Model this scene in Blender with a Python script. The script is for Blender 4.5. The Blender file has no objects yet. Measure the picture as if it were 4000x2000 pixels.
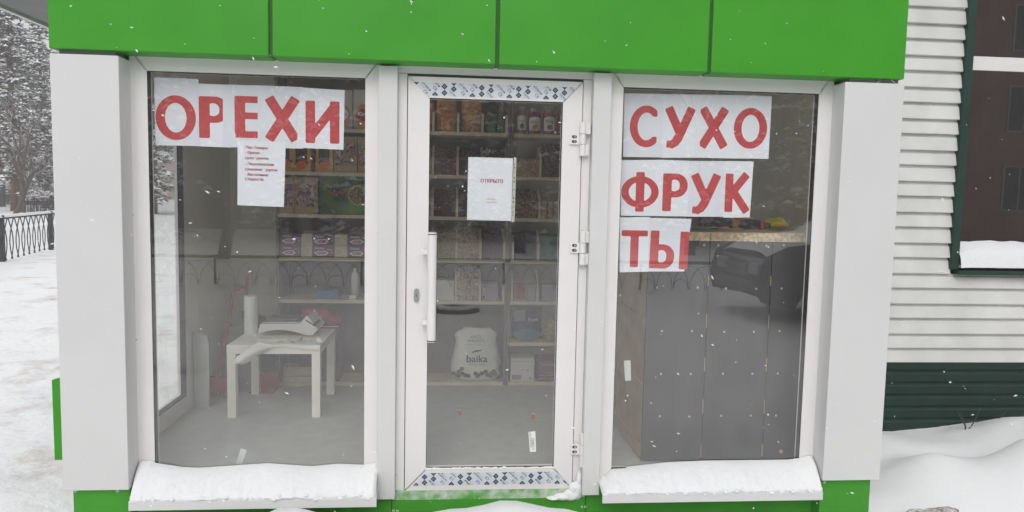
import bpy, math, random
import numpy as np
from mathutils import Vector, noise
random.seed(7)
S = bpy.context.scene
COL = S.collection

# ------------------------------------------------------------------ camera
F = 2750.0                                     # focal length in photo pixels (4000 x 2000)
YAW, PITCH, ROLL = 0.08365, 0.08061, 0.02058
CAM = np.array([0.0, -3.2833, 1.3945])
def _axes(y, p, r):
    f = np.array([math.sin(y)*math.cos(p), math.cos(y)*math.cos(p), -math.sin(p)])
    rt = np.array([math.cos(y), -math.sin(y), 0.0]); up = np.cross(rt, f)
    c, s = math.cos(r), math.sin(r)
    return c*rt+s*up, -s*rt+c*up, f
RT, UP, FW = _axes(YAW, PITCH, ROLL)
def P(px, py, Y):                               # photo pixel -> point on the plane y = Y
    d = (px-2000)/F*RT-(py-1000)/F*UP+FW
    t = (Y-CAM[1])/d[1]
    return CAM+t*d
def PG(px, py, Z=-0.2):                         # photo pixel -> point on the ground
    d = (px-2000)/F*RT-(py-1000)/F*UP+FW
    t = (Z-CAM[2])/d[2]
    return CAM+t*d
cd = bpy.data.cameras.new('camera'); cam = bpy.data.objects.new('camera', cd); COL.objects.link(cam)
cd.sensor_fit = 'HORIZONTAL'; cd.sensor_width = 36; cd.lens = F/4000*36; cd.clip_start = 0.02; cd.clip_end = 2000
from mathutils import Matrix
cam.matrix_world = Matrix(((RT[0], UP[0], -FW[0], CAM[0]), (RT[1], UP[1], -FW[1], CAM[1]), (RT[2], UP[2], -FW[2], CAM[2]), (0, 0, 0, 1)))
S.camera = cam

# ------------------------------------------------------------------ world, sun, exposure
W = bpy.data.worlds.new('World'); S.world = W; W.use_nodes = True
nt = W.node_tree; bg = nt.nodes['Background']
sky = nt.nodes.new('ShaderNodeTexSky'); sky.sky_type = 'NISHITA'; sky.sun_disc = False
SUN_EL, SUN_AZ = math.radians(42), math.radians(190)
sky.sun_elevation = SUN_EL; sky.sun_rotation = SUN_AZ; sky.dust_density = 6; sky.air_density = 1.0; sky.ozone_density = 1.0
hs = nt.nodes.new('ShaderNodeHueSaturation'); hs.inputs['Saturation'].default_value = 0.10
nt.links.new(sky.outputs[0], hs.inputs['Color']); 
mixw = nt.nodes.new('ShaderNodeMix'); mixw.data_type = 'RGBA'; mixw.inputs[0].default_value = 0.55
mixw.inputs[7].default_value = (7.2, 7.3, 7.5, 1)                 # even cloud layer
nt.links.new(hs.outputs[0], mixw.inputs[6]); nt.links.new(mixw.outputs[2], bg.inputs[0])
bg.inputs[1].default_value = 0.115
sl = bpy.data.lights.new('sun', 'SUN'); sl.energy = 0.5; sl.angle = math.radians(40); sl.color = (1, 0.97, 0.93)
so = bpy.data.objects.new('sun', sl); COL.objects.link(so)
sd = Vector((math.sin(SUN_AZ)*math.cos(SUN_EL), math.cos(SUN_AZ)*math.cos(SUN_EL), math.sin(SUN_EL)))
so.rotation_euler = sd.to_track_quat('Z', 'Y').to_euler(); so.location = (0, -5, 12)
S.view_settings.view_transform = 'Standard'; S.view_settings.look = 'None'; S.view_settings.gamma = 1
S.view_settings.exposure = 0.48
S.render.engine = 'CYCLES'
cy = S.cycles
cy.use_denoising = True; cy.max_bounces = 12; cy.diffuse_bounces = 9; cy.glossy_bounces = 4; cy.transmission_bounces = 6; cy.transparent_max_bounces = 24
cy.caustics_reflective = False; cy.caustics_refractive = False; cy.sample_clamp_indirect = 6

# ------------------------------------------------------------------ materials
def lin(r, g, b):
    f = lambda c: c/12.92 if c <= 0.04045 else ((c+0.055)/1.055)**2.4
    return tuple(f(c/255) for c in (r, g, b))
MATS = {}
def mat(name, col, rough=0.6, var=0.0, vscale=8.0, bump=0.0, bscale=40.0, metal=0.0, spec=0.4, col2=None, detail=3.0, coat=0.0, alpha=1.0):
    if name in MATS: return MATS[name]
    m = bpy.data.materials.new(name); m.use_nodes = True
    n = m.node_tree.nodes; l = m.node_tree.links; b = n['Principled BSDF']
    b.inputs['Roughness'].default_value = rough; b.inputs['Metallic'].default_value = metal
    b.inputs['Specular IOR Level'].default_value = spec
    if coat: b.inputs['Coat Weight'].default_value = coat
    if alpha < 1: b.inputs['Alpha'].default_value = alpha
    b.inputs['Base Color'].default_value = (*col, 1)
    if var or bump or col2:
        tc = n.new('ShaderNodeTexCoord')
    if var or col2:
        tx = n.new('ShaderNodeTexNoise'); tx.inputs['Scale'].default_value = vscale; tx.inputs['Detail'].default_value = detail
        l.new(tc.outputs['Object'], tx.inputs['Vector'])
        rp = n.new('ShaderNodeValToRGB'); l.new(tx.outputs['Fac'], rp.inputs[0])
        a = tuple(max(0, c*(1-var)) for c in col); z = col2 if col2 else tuple(min(1, c*(1+var)) for c in col)
        if col2: a = col
        rp.color_ramp.elements[0].position = 0.35; rp.color_ramp.elements[1].position = 0.65
        rp.color_ramp.elements[0].color = (*a, 1); rp.color_ramp.elements[1].color = (*z, 1)
        l.new(rp.outputs[0], b.inputs['Base Color'])
    if bump:
        bx = n.new('ShaderNodeTexNoise'); bx.inputs['Scale'].default_value = bscale; bx.inputs['Detail'].default_value = 4
        l.new(tc.outputs['Object'], bx.inputs['Vector'])
        bn = n.new('ShaderNodeBump'); bn.inputs['Strength'].default_value = bump; bn.inputs['Distance'].default_value = 0.02
        l.new(bx.outputs['Fac'], bn.inputs['Height']); l.new(bn.outputs[0], b.inputs['Normal'])
    MATS[name] = m
    return m
def glass_mat(name, tint=(0.99, 1.0, 0.99), boost=2.0, rough=0.0, dirt_haze=0.0):
    m = bpy.data.materials.new(name); m.use_nodes = True
    n = m.node_tree.nodes; l = m.node_tree.links; n.remove(n['Principled BSDF'])
    out = n['Material Output']
    tr = n.new('ShaderNodeBsdfTransparent'); tr.inputs[0].default_value = (*tint, 1)
    gl = n.new('ShaderNodeBsdfGlossy'); gl.inputs['Roughness'].default_value = rough; gl.inputs[0].default_value = (1, 1, 1, 1)
    ge = n.new('ShaderNodeNewGeometry'); dp_ = n.new('ShaderNodeVectorMath'); dp_.operation = 'DOT_PRODUCT'      # two-sided Schlick term for a thin double pane
    l.new(ge.outputs['Incoming'], dp_.inputs[0]); l.new(ge.outputs['Normal'], dp_.inputs[1])
    ab = n.new('ShaderNodeMath'); ab.operation = 'ABSOLUTE'; l.new(dp_.outputs['Value'], ab.inputs[0])
    om = n.new('ShaderNodeMath'); om.operation = 'SUBTRACT'; om.inputs[0].default_value = 1; om.use_clamp = True; l.new(ab.outputs[0], om.inputs[1])
    pw = n.new('ShaderNodeMath'); pw.operation = 'POWER'; pw.inputs[1].default_value = 5; l.new(om.outputs[0], pw.inputs[0])
    mu = n.new('ShaderNodeMath'); mu.operation = 'MULTIPLY_ADD'; mu.use_clamp = True; mu.inputs[1].default_value = 1-0.04*boost; mu.inputs[2].default_value = 0.04*boost
    l.new(pw.outputs[0], mu.inputs[0])
    mx = n.new('ShaderNodeMixShader'); l.new(mu.outputs[0], mx.inputs[0]); l.new(tr.outputs[0], mx.inputs[1]); l.new(gl.outputs[0], mx.inputs[2])
    last = mx
    if dirt_haze:
        df = n.new('ShaderNodeBsdfDiffuse'); df.inputs[0].default_value = (0.8, 0.8, 0.8, 1)  # film on the glass plus painted haze that lifts the dim interior
        tc = n.new('ShaderNodeTexCoord'); mp = n.new('ShaderNodeMapping'); mp.inputs['Scale'].default_value = (6, 6, 2.2); mp.inputs['Rotation'].default_value = (0, 0.5, 0)
        tx = n.new('ShaderNodeTexNoise'); tx.inputs['Scale'].default_value = 2.2; tx.inputs['Detail'].default_value = 7
        l.new(tc.outputs['Object'], mp.inputs[0]); l.new(mp.outputs[0], tx.inputs['Vector'])
        mr = n.new('ShaderNodeMapRange'); mr.inputs[1].default_value = 0.42; mr.inputs[2].default_value = 0.8; mr.inputs[3].default_value = dirt_haze*0.45; mr.inputs[4].default_value = dirt_haze
        l.new(tx.outputs['Fac'], mr.inputs[0])
        m2 = n.new('ShaderNodeMixShader'); l.new(mr.outputs[0], m2.inputs[0]); l.new(mx.outputs[0], m2.inputs[1]); l.new(df.outputs[0], m2.inputs[2]); last = m2
    l.new(last.outputs[0], out.inputs['Surface'])
    MATS[name] = m
    return m
def snow_mat():
    m = bpy.data.materials.new('snow'); m.use_nodes = True
    n = m.node_tree.nodes; l = m.node_tree.links; b = n['Principled BSDF']
    b.inputs['Roughness'].default_value = 0.85; b.inputs['Specular IOR Level'].default_value = 0.2
    tc = n.new('ShaderNodeTexCoord')
    tx = n.new('ShaderNodeTexNoise'); tx.inputs['Scale'].default_value = 3; tx.inputs['Detail'].default_value = 5
    l.new(tc.outputs['Object'], tx.inputs['Vector'])
    rp = n.new('ShaderNodeValToRGB'); rp.color_ramp.elements[0].color = (0.74, 0.755, 0.77, 1); rp.color_ramp.elements[1].color = (0.80, 0.80, 0.805, 1)
    l.new(tx.outputs['Fac'], rp.inputs[0]); l.new(rp.outputs[0], b.inputs['Base Color'])
    b2 = n.new('ShaderNodeTexNoise'); b2.inputs['Scale'].default_value = 55; b2.inputs['Detail'].default_value = 8; l.new(tc.outputs['Object'], b2.inputs['Vector'])
    bn = n.new('ShaderNodeBump'); bn.inputs['Strength'].default_value = 0.25; bn.inputs['Distance'].default_value = 0.02
    l.new(b2.outputs['Fac'], bn.inputs['Height']); l.new(bn.outputs[0], b.inputs['Normal'])
    MATS['snow'] = m
    return m
SNOW = snow_mat()
def ground_mat():                               # snow with trodden, dirty patches
    m = bpy.data.materials.new('trodden_snow'); m.use_nodes = True
    n = m.node_tree.nodes; l = m.node_tree.links; b = n['Principled BSDF']
    b.inputs['Roughness'].default_value = 0.85; b.inputs['Specular IOR Level'].default_value = 0.2
    tc = n.new('ShaderNodeTexCoord')
    tx = n.new('ShaderNodeTexNoise'); tx.inputs['Scale'].default_value = 1.7; tx.inputs['Detail'].default_value = 9; tx.inputs['Roughness'].default_value = 0.68
    l.new(tc.outputs['Object'], tx.inputs['Vector'])
    rp = n.new('ShaderNodeValToRGB'); e = rp.color_ramp.elements
    e[0].position = 0.28; e[0].color = (0.33, 0.30, 0.27, 1); e[1].position = 0.47; e[1].color = (0.80, 0.805, 0.815, 1)
    x = e.new(0.37); x.color = (0.66, 0.64, 0.62, 1)
    l.new(tx.outputs['Fac'], rp.inputs[0])
    sx = n.new('ShaderNodeSeparateXYZ'); l.new(tc.outputs['Object'], sx.inputs[0])      # the trodden path runs left of the kiosk
    mr = n.new('ShaderNodeMapRange'); mr.inputs[1].default_value = -1.2; mr.inputs[2].default_value = -2.0; l.new(sx.outputs[0], mr.inputs[0])
    mx = n.new('ShaderNodeMix'); mx.data_type = 'RGBA'; mx.inputs[6].default_value = (0.80, 0.805, 0.815, 1)
    l.new(mr.outputs[0], mx.inputs[0]); l.new(rp.outputs[0], mx.inputs[7]); l.new(mx.outputs[2], b.inputs['Base Color'])
    b2 = n.new('ShaderNodeTexNoise'); b2.inputs['Scale'].default_value = 14; b2.inputs['Detail'].default_value = 9; l.new(tc.outputs['Object'], b2.inputs['Vector'])
    bn = n.new('ShaderNodeBump'); bn.inputs['Distance'].default_value = 0.04
    ms = n.new('ShaderNodeMapRange'); ms.inputs[1].default_value = -1.2; ms.inputs[2].default_value = -2.0; ms.inputs[3].default_value = 0.08; ms.inputs[4].default_value = 0.5; l.new(sx.outputs[0], ms.inputs[0]); l.new(ms.outputs[0], bn.inputs['Strength'])
    l.new(b2.outputs['Fac'], bn.inputs['Height']); l.new(bn.outputs[0], b.inputs['Normal'])
    return m
GROUND = ground_mat()
M = lambda k: MATS[k]
mat('green_metal', (0.044, 0.285, 0.016), 0.42, 0.05, 3.0, 0.02, 300, spec=0.28)
mat('green_base', (0.055, 0.280, 0.026), 0.55, 0.08, 5.0, 0.03, 200, spec=0.2)
mat('green_dark_joint', (0.02, 0.10, 0.012), 0.6)
mat('white_panel', (0.615, 0.615, 0.612), 0.42, 0.015, 2.5, 0.015, 500, spec=0.35)
mat('white_plastic', (0.735, 0.715, 0.708), 0.35, 0.012, 3, spec=0.4)
mat('black_rubber', (0.012, 0.011, 0.011), 0.55, 0.2, 30)
mat('grey_metal', (0.42, 0.42, 0.42), 0.35, metal=0.8)
mat('dark_steel', (0.10, 0.10, 0.11), 0.4, metal=0.6)
mat('grey_soffit', (0.20, 0.21, 0.20), 0.6, 0.08, 5)
mat('inner_wall', (0.74, 0.72, 0.61), 0.8, 0.03, 2)
mat('ceiling_white', (0.86, 0.86, 0.84), 0.8)
mat('floor_grey', (0.42, 0.42, 0.405), 0.6, 0.06, 14, 0.05, 80, detail=8)
mat('paper', (0.85, 0.86, 0.92), 0.75, 0.02, 7, 0.06, 9)
mat('paper_shaded', (0.79, 0.80, 0.87), 0.75, 0.02, 7, 0.06, 9)  # darker paper copy, its tone replacing faint shadows at the sheet edges
mat('print_red', (0.55, 0.055, 0.06), 0.7, 0.10, 40)
mat('print_maroon', (0.36, 0.012, 0.04), 0.7)
mat('print_navy', (0.02, 0.025, 0.07), 0.6)
mat('print_black', (0.02, 0.02, 0.022), 0.6)
mat('print_white', (0.78, 0.78, 0.76), 0.6)
mat('print_grey', (0.30, 0.31, 0.34), 0.6)
mat('film', (0.62, 0.65, 0.71), 0.3, 0.03, 6)
mat('clear_film', (0.75, 0.76, 0.76), 0.2, alpha=0.35)
mat('tape', (0.72, 0.75, 0.74), 0.3, 0.05, 20, alpha=0.75)
mat('birch', (0.62, 0.53, 0.37), 0.6, 0.10, 6, 0.02, 60)
mat('brown_board', (0.20, 0.165, 0.15), 0.6, 0.15, 6)
mat('chipboard', (0.58, 0.45, 0.28), 0.7, 0.30, 55)
mat('plywood', (0.40, 0.29, 0.17), 0.6, 0.15, 7)
mat('grey_board', (0.060, 0.058, 0.060), 0.55, 0.12, 5)
mat('screw', (0.72, 0.71, 0.68), 0.4, metal=0.3)
mat('lack_white', (0.80, 0.77, 0.68), 0.5, 0.03, 9)
mat('cardboard', (0.42, 0.29, 0.17), 0.8, 0.10, 9)
mat('carton_white', (0.60, 0.58, 0.54), 0.7, 0.03, 9)
mat('plastic_white', (0.72, 0.72, 0.68), 0.35, 0.03, 12)
mat('plastic_red', (0.50, 0.025, 0.045), 0.4, 0.1, 10)
mat('plastic_blue', (0.03, 0.13, 0.33), 0.4, 0.1, 20)
mat('plastic_dark', (0.025, 0.022, 0.03), 0.45)
mat('plastic_yellow', (0.72, 0.60, 0.01), 0.45, 0.08, 12)
mat('plastic_orange', (0.62, 0.16, 0.03), 0.45)
mat('plastic_green', (0.02, 0.12, 0.06), 0.45)
mat('amber', (0.62, 0.30, 0.04), 0.35, 0.15, 12)
mat('apricot', (0.62, 0.24, 0.05), 0.4, col2=(0.70, 0.38, 0.12), vscale=26)
mat('mango', (0.66, 0.27, 0.035), 0.4, 0.2, 18)
mat('wrap', (0.62, 0.60, 0.52), 0.2, 0.05, 15, 0.3, 25)
mat('purple_box', (0.16, 0.055, 0.11), 0.4, 0.12, 30)
mat('beige_box', (0.56, 0.50, 0.36), 0.5, 0.06, 12)
mat('green_box', (0.025, 0.05, 0.02), 0.4, col2=(0.13, 0.26, 0.02), vscale=6)
mat('dates', (0.22, 0.06, 0.035), 0.4, 0.5, 60)
mat('candy_purple', (0.22, 0.10, 0.22), 0.3, 0.4, 60)
mat('candy_pink', (0.5, 0.2, 0.3), 0.3, 0.3, 60)
mat('candy_silver', (0.6, 0.58, 0.6), 0.25, 0.2, 60)
mat('jar_glass', (0.30, 0.10, 0.08), 0.12, 0.2, 20)
mat('jar_green', (0.10, 0.20, 0.06), 0.15, 0.2, 20)
mat('jar_clear', (0.45, 0.47, 0.42), 0.1, alpha=0.45)
mat('label_red', (0.42, 0.02, 0.05), 0.5)
mat('label_black', (0.02, 0.02, 0.02), 0.5)
mat('siding', (0.62, 0.62, 0.605), 0.55, 0.07, 4, 0.05, 60, detail=6)
mat('dark_green', (0.011, 0.040, 0.029), 0.45, 0.12, 8)
mat('dark_green_base', (0.008, 0.028, 0.021), 0.5, 0.12, 8)
mat('dark_room', (0.03, 0.028, 0.028), 0.9)
mat('iron', (0.045, 0.048, 0.05), 0.6, 0.15, 20)
mat('bark', (0.075, 0.055, 0.043), 0.9, 0.3, 9, 0.3, 25)
mat('bark_red', (0.14, 0.075, 0.045), 0.9, 0.3, 9, 0.3, 25)
mat('needles', (0.045, 0.050, 0.036), 0.8, 0.35, 3)
mat('twig', (0.07, 0.055, 0.05), 0.9, 0.2, 9)
mat('brick_wall', (0.20, 0.09, 0.068), 0.85, 0.15, 4, 0.1, 30)
mat('stone', (0.36, 0.33, 0.30), 0.9, 0.35, 40, 0.4, 60)
mat('car_paint', (0.012, 0.012, 0.014), 0.22, spec=0.5, coat=0.5)
mat('tyre', (0.02, 0.02, 0.02), 0.85, 0.2, 40)
mat('rust_pink', (0.40, 0.24, 0.20), 0.9, 0.1, 4)
mat('green_rail', (0.035, 0.10, 0.055), 0.5)
GLASS = glass_mat('window_glass', boost=3.3, dirt_haze=0.05)
GLASS2 = glass_mat('house_glass', tint=(0.6, 0.6, 0.6), boost=5.5, dirt_haze=0.03)
GLASS_DARK = glass_mat('car_glass', tint=(0.1, 0.1, 0.1), boost=2.0)

def snow_topped(name, col, lo=0.25, hi=0.55, rough=0.9):        # snow lies on faces that look up
    m = bpy.data.materials.new(name); m.use_nodes = True
    n = m.node_tree.nodes; l = m.node_tree.links; b = n['Principled BSDF']; b.inputs['Roughness'].default_value = rough
    g = n.new('ShaderNodeNewGeometry'); sx = n.new('ShaderNodeSeparateXYZ'); l.new(g.outputs['Normal'], sx.inputs[0])
    tc = n.new('ShaderNodeTexCoord'); tx = n.new('ShaderNodeTexNoise'); tx.inputs['Scale'].default_value = 7; l.new(tc.outputs['Object'], tx.inputs['Vector'])
    ad = n.new('ShaderNodeMath'); ad.operation = 'MULTIPLY_ADD'; ad.inputs[1].default_value = 0.6; l.new(tx.outputs['Fac'], ad.inputs[0]); l.new(sx.outputs[2], ad.inputs[2])
    mr = n.new('ShaderNodeMapRange'); mr.inputs[1].default_value = lo+0.3; mr.inputs[2].default_value = hi+0.3; l.new(ad.outputs[0], mr.inputs[0])
    mx = n.new('ShaderNodeMix'); mx.data_type = 'RGBA'; mx.inputs[6].default_value = (*col, 1); mx.inputs[7].default_value = (0.84, 0.85, 0.87, 1)
    l.new(mr.outputs[0], mx.inputs[0]); l.new(mx.outputs[2], b.inputs['Base Color'])
    MATS[name] = m
    return m
snow_topped('snowy_bark', (0.075, 0.055, 0.043))
snow_topped('snowy_iron', (0.045, 0.048, 0.05), 0.5, 0.7)

# ------------------------------------------------------------------ mesh helpers
ORG = {}
class MB:
    def __init__(s): s.v = []; s.f = []; s.m = []
    def add(s, vs, fs, mi=0):
        o = len(s.v); s.v.extend([tuple(map(float, p)) for p in vs]); s.f.extend([tuple(i+o for i in f) for f in fs]); s.m.extend([mi]*len(fs)); return s
    def box(s, x0, x1, y0, y1, z0, z1, mi=0):
        return s.add([(x0, y0, z0), (x1, y0, z0), (x1, y1, z0), (x0, y1, z0), (x0, y0, z1), (x1, y0, z1), (x1, y1, z1), (x0, y1, z1)],
                     [(0, 3, 2, 1), (4, 5, 6, 7), (0, 1, 5, 4), (1, 2, 6, 5), (2, 3, 7, 6), (3, 0, 4, 7)], mi)
    def prism(s, poly, y0, y1, mi=0):            # poly of (x, z), extruded along y
        n = len(poly)
        return s.add([(x, y0, z) for x, z in poly]+[(x, y1, z) for x, z in poly],
                     [tuple(range(n)), tuple(range(2*n-1, n-1, -1))]+[(i, (i+1) % n, (i+1) % n+n, i+n) for i in range(n)], mi)
    def prism_x(s, poly, x0, x1, mi=0):          # poly of (y, z), extruded along x
        n = len(poly)
        return s.add([(x0, y, z) for y, z in poly]+[(x1, y, z) for y, z in poly],
                     [tuple(range(n)), tuple(range(2*n-1, n-1, -1))]+[(i, (i+1) % n, (i+1) % n+n, i+n) for i in range(n)], mi)
    def prism_z(s, poly, z0, z1, mi=0):
        n = len(poly)
        return s.add([(x, y, z0) for x, y in poly]+[(x, y, z1) for x, y in poly],
                     [tuple(range(n)), tuple(range(2*n-1, n-1, -1))]+[(i, (i+1) % n, (i+1) % n+n, i+n) for i in range(n)], mi)
    def tube(s, pts, r, n=8, mi=0, caps=True):
        pts = [Vector(p) for p in pts]; k = len(pts)
        rs = r if isinstance(r, (list, tuple)) else [r]*k
        o = len(s.v); ref = None
        for i in range(k):
            t = (pts[min(i+1, k-1)]-pts[max(i-1, 0)]).normalized()
            if ref is None:
                ref = t.orthogonal().normalized()
            else:
                ref = (ref-t*ref.dot(t)); ref = ref.normalized() if ref.length > 1e-6 else t.orthogonal().normalized()
            b = t.cross(ref)
            for j in range(n):
                a = 2*math.pi*j/n
                s.v.append(tuple(pts[i]+(ref*math.cos(a)+b*math.sin(a))*rs[i]))
        for i in range(k-1):
            for j in range(n):
                s.f.append((o+i*n+j, o+i*n+(j+1) % n, o+(i+1)*n+(j+1) % n, o+(i+1)*n+j)); s.m.append(mi)
        if caps:
            s.f.append(tuple(o+j for j in range(n-1, -1, -1))); s.m.append(mi)
            s.f.append(tuple(o+(k-1)*n+j for j in range(n))); s.m.append(mi)
        return s
    def lathe(s, prof, c, n=20, mi=0):           # prof of (r, z)
        o = len(s.v)
        for r, z in prof:
            for j in range(n):
                a = 2*math.pi*j/n
                s.v.append((c[0]+r*math.cos(a), c[1]+r*math.sin(a), c[2]+z))
        for i in range(len(prof)-1):
            for j in range(n):
                s.f.append((o+i*n+j, o+i*n+(j+1) % n, o+(i+1)*n+(j+1) % n, o+(i+1)*n+j)); s.m.append(mi)
        return s
    def grid(s, fn, nu, nv, mi=0):
        o = len(s.v)
        for i in range(nu+1):
            for j in range(nv+1): s.v.append(tuple(map(float, fn(i/nu, j/nv))))
        for i in range(nu):
            for j in range(nv):
                s.f.append((o+i*(nv+1)+j, o+(i+1)*(nv+1)+j, o+(i+1)*(nv+1)+j+1, o+i*(nv+1)+j+1)); s.m.append(mi)
        return s
    def flat(s, vf, x, z, y, sx=1, sz=None, shear=0, mi=0, ang=0):     # 2-D shape on the plane y, facing the viewer
        sz = sz or sx; ca, sa = math.cos(ang), math.sin(ang)
        pts = []
        for u, w in vf[0]:
            u2 = (u+shear*w)*sx; w2 = w*sz
            pts.append((x+u2*ca-w2*sa, y, z+u2*sa+w2*ca))
        return s.add(pts, vf[1], mi)
    def build(s, name, mats, parent=None, smooth=False, bev=0.0, seg=2, origin=None):
        if not isinstance(mats, (list, tuple)): mats = [mats]
        v = np.array(s.v, float)
        if parent is not None: o = ORG[parent]
        elif origin is not None: o = np.array(origin, float)
        else: o = np.array([(v[:, 0].min()+v[:, 0].max())/2, (v[:, 1].min()+v[:, 1].max())/2, v[:, 2].min()])
        me = bpy.data.meshes.new(name); me.from_pydata((v-o).tolist(), [], s.f)
        for m in mats: me.materials.append(M(m) if isinstance(m, str) else m)
        if len(mats) > 1: me.polygons.foreach_set('material_index', s.m)
        if smooth: me.polygons.foreach_set('use_smooth', [True]*len(me.polygons))
        me.update()
        ob = bpy.data.objects.new(name, me); COL.objects.link(ob)
        if parent is not None: ob.parent = parent
        else: ob.location = o
        ORG[ob] = o
        if bev:
            b = ob.modifiers.new('bevel', 'BEVEL'); b.width = bev; b.segments = seg; b.limit_method = 'ANGLE'; b.angle_limit = math.radians(40)
        return ob
def tag(o, label=None, cat=None, group=None, kind=None):
    if label: o['label'] = label
    if cat: o['category'] = cat
    if group: o['group'] = group
    if kind: o['kind'] = kind
    return o
def thing(name, label, cat, loc, group=None):
    o = bpy.data.objects.new(name, None); COL.objects.link(o); o.location = loc; o.empty_display_size = 0.1
    ORG[o] = np.array(loc, float)
    return tag(o, label, cat, group)
def dup(o, off, parent=None):                    # copy of a thing (or part) and its children, moved by off
    c = o.copy(); COL.objects.link(c)
    if parent is not None: c.parent = parent
    else: c.location = Vector(o.location)+Vector(off)
    for ch in list(o.children): dup(ch, off, c)
    return c

# text and letters ---------------------------------------------------------------------------
_tc = {}
def text(body):
    if body not in _tc:
        c = bpy.data.curves.new('t', 'FONT'); c.body = body; c.size = 1; c.resolution_u = 3
        ob = bpy.data.objects.new('t', c); me = bpy.data.meshes.new_from_object(ob)
        vs = [(v.co.x, v.co.y) for v in me.vertices]; fs = [tuple(p.vertices) for p in me.polygons]
        bpy.data.objects.remove(ob); bpy.data.curves.remove(c); bpy.data.meshes.remove(me)
        _tc[body] = (vs, fs)
    return _tc[body]
def text_w(body): 
    v = text(body)[0]; return min(p[0] for p in v), max(p[0] for p in v)
def seg(X, Y, x0, y0, x1, y1, h):
    dx, dy = x1-x0, y1-y0; L = math.hypot(dx, dy); ux, uy = dx/L, dy/L
    cx, cy_ = (x0+x1)/2, (y0+y1)/2
    a = np.abs((X-cx)*ux+(Y-cy_)*uy)-L/2; b = np.abs(-(X-cx)*uy+(Y-cy_)*ux)-h
    return np.hypot(np.maximum(a, 0), np.maximum(b, 0))+np.minimum(np.maximum(a, b), 0)
def ell(X, Y, cx, cy_, rx, ry): return (np.sqrt(((X-cx)/rx)**2+((Y-cy_)/ry)**2)-1)*min(rx, ry)
def rbox(X, Y, x0, x1, y0, y1, r):
    r = min(r, (x1-x0)/2, (y1-y0)/2)
    a = np.abs(X-(x0+x1)/2)-(x1-x0)/2+r; b = np.abs(Y-(y0+y1)/2)-(y1-y0)/2+r
    return np.hypot(np.maximum(a, 0), np.maximum(b, 0))+np.minimum(np.maximum(a, b), 0)-r
def glyph_d(ch, X, Y):                           # signed distance; height 1
    h = 0.110; R = 0.03; mn = lambda *a: np.minimum.reduce(a); k = h-R
    if ch == 'О': return np.maximum(ell(X, Y, .45, .5, .45, .52), -ell(X, Y, .45, .5, .240, .345)), .9
    if ch == 'С':
        d = np.maximum(ell(X, Y, .45, .5, .45, .52), -ell(X, Y, .46, .5, .245, .345)); return np.maximum(np.maximum(d, -rbox(X, Y, .56, 1.2, .25, .75, .02)), X-.75), .75
    if ch == 'Р':
        d = np.maximum(rbox(X, Y, .0, .62, .37, 1.0, .30), -rbox(X, Y, .16, .42, .53, .84, .15))
        return mn(d, seg(X, Y, h, R, h, 1-R, k)-R, rbox(X, Y, .02, .3, .85, 1, .02), rbox(X, Y, .02, .3, .37, .52, .02)), .62
    if ch == 'Е': return mn(seg(X, Y, h, R, h, 1-R, k)-R, seg(X, Y, .05, .92, .55, .92, .05)-R, seg(X, Y, .05, .53, .5, .53, .05)-R, seg(X, Y, .05, .08, .55, .08, .05)-R), .58
    if ch == 'Х': return mn(seg(X, Y, .10, .03, .68, .97, k*1.05)-R, seg(X, Y, .10, .97, .68, .03, k*1.05)-R), .78
    if ch == 'И': return mn(seg(X, Y, h, R, h, 1-R, k)-R, seg(X, Y, .78-h, R, .78-h, 1-R, k)-R, seg(X, Y, .1, .12, .68, .9, k*.9)-R), .78
    if ch == 'У':
        return mn(seg(X, Y, .10, .97, .40, .36, k)-R, seg(X, Y, .68, .97, .35, .20, k)-R, seg(X, Y, .37, .26, .27, .10, k)-R, seg(X, Y, .30, .13, .17, .05, k*.9)-R, seg(X, Y, .2, .065, .09, .075, k*.75)-R), .78
    if ch == 'Ф':
        d = np.maximum(ell(X, Y, .48, .5, .48, .40), -ell(X, Y, .48, .5, .29, .25)); return mn(d, seg(X, Y, .48, R, .48, 1-R, k)-R), .96
    if ch == 'К': return mn(seg(X, Y, h, R, h, 1-R, k)-R, seg(X, Y, .16, .46, .57, .97, k*.95)-R, seg(X, Y, .24, .52, .61, .03, k*.95)-R), .70
    if ch == 'Т': return mn(seg(X, Y, .36, R, .36, 1-R, k)-R, seg(X, Y, .04, .92, .68, .92, .05)-R), .72
    if ch == 'Ы':
        d = np.maximum(rbox(X, Y, .0, .62, .0, .64, .29), -rbox(X, Y, .17, .42, .16, .49, .15))
        return mn(d, seg(X, Y, h, R, h, 1-R, k)-R, rbox(X, Y, .02, .3, 0, .15, .02), rbox(X, Y, .02, .3, .5, .64, .02), seg(X, Y, .86, R, .86, 1-R, k)-R), .94
_gc = {}
def glyph(ch):
    if ch in _gc: return _gc[ch]
    nx, ny = 50, 60
    xs = np.linspace(-.06, 1.06, nx+1); ys = np.linspace(-.06, 1.06, ny+1)
    X, Y = np.meshgrid(xs, ys, indexing='ij'); D, w = glyph_d(ch, X, Y)
    vs, fs = [], []
    for i in range(nx):
        for j in range(ny):
            c = [(i, j), (i+1, j), (i+1, j+1), (i, j+1)]; d = [D[a] for a in c]
            if min(d) > 0: continue
            poly = []
            for q in range(4):
                a, b = c[q], c[(q+1) % 4]; da, db = d[q], d[(q+1) % 4]
                if da <= 0: poly.append((xs[a[0]], ys[a[1]]))
                if (da <= 0) != (db <= 0):
                    t = da/(da-db); poly.append((xs[a[0]]+t*(xs[b[0]]-xs[a[0]]), ys[a[1]]+t*(ys[b[1]]-ys[a[1]])))
            if len(poly) >= 3:
                o = len(vs); vs += poly; fs.append(tuple(range(o, o+len(poly))))
    _gc[ch] = ((vs, fs), w)
    return _gc[ch]

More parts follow.
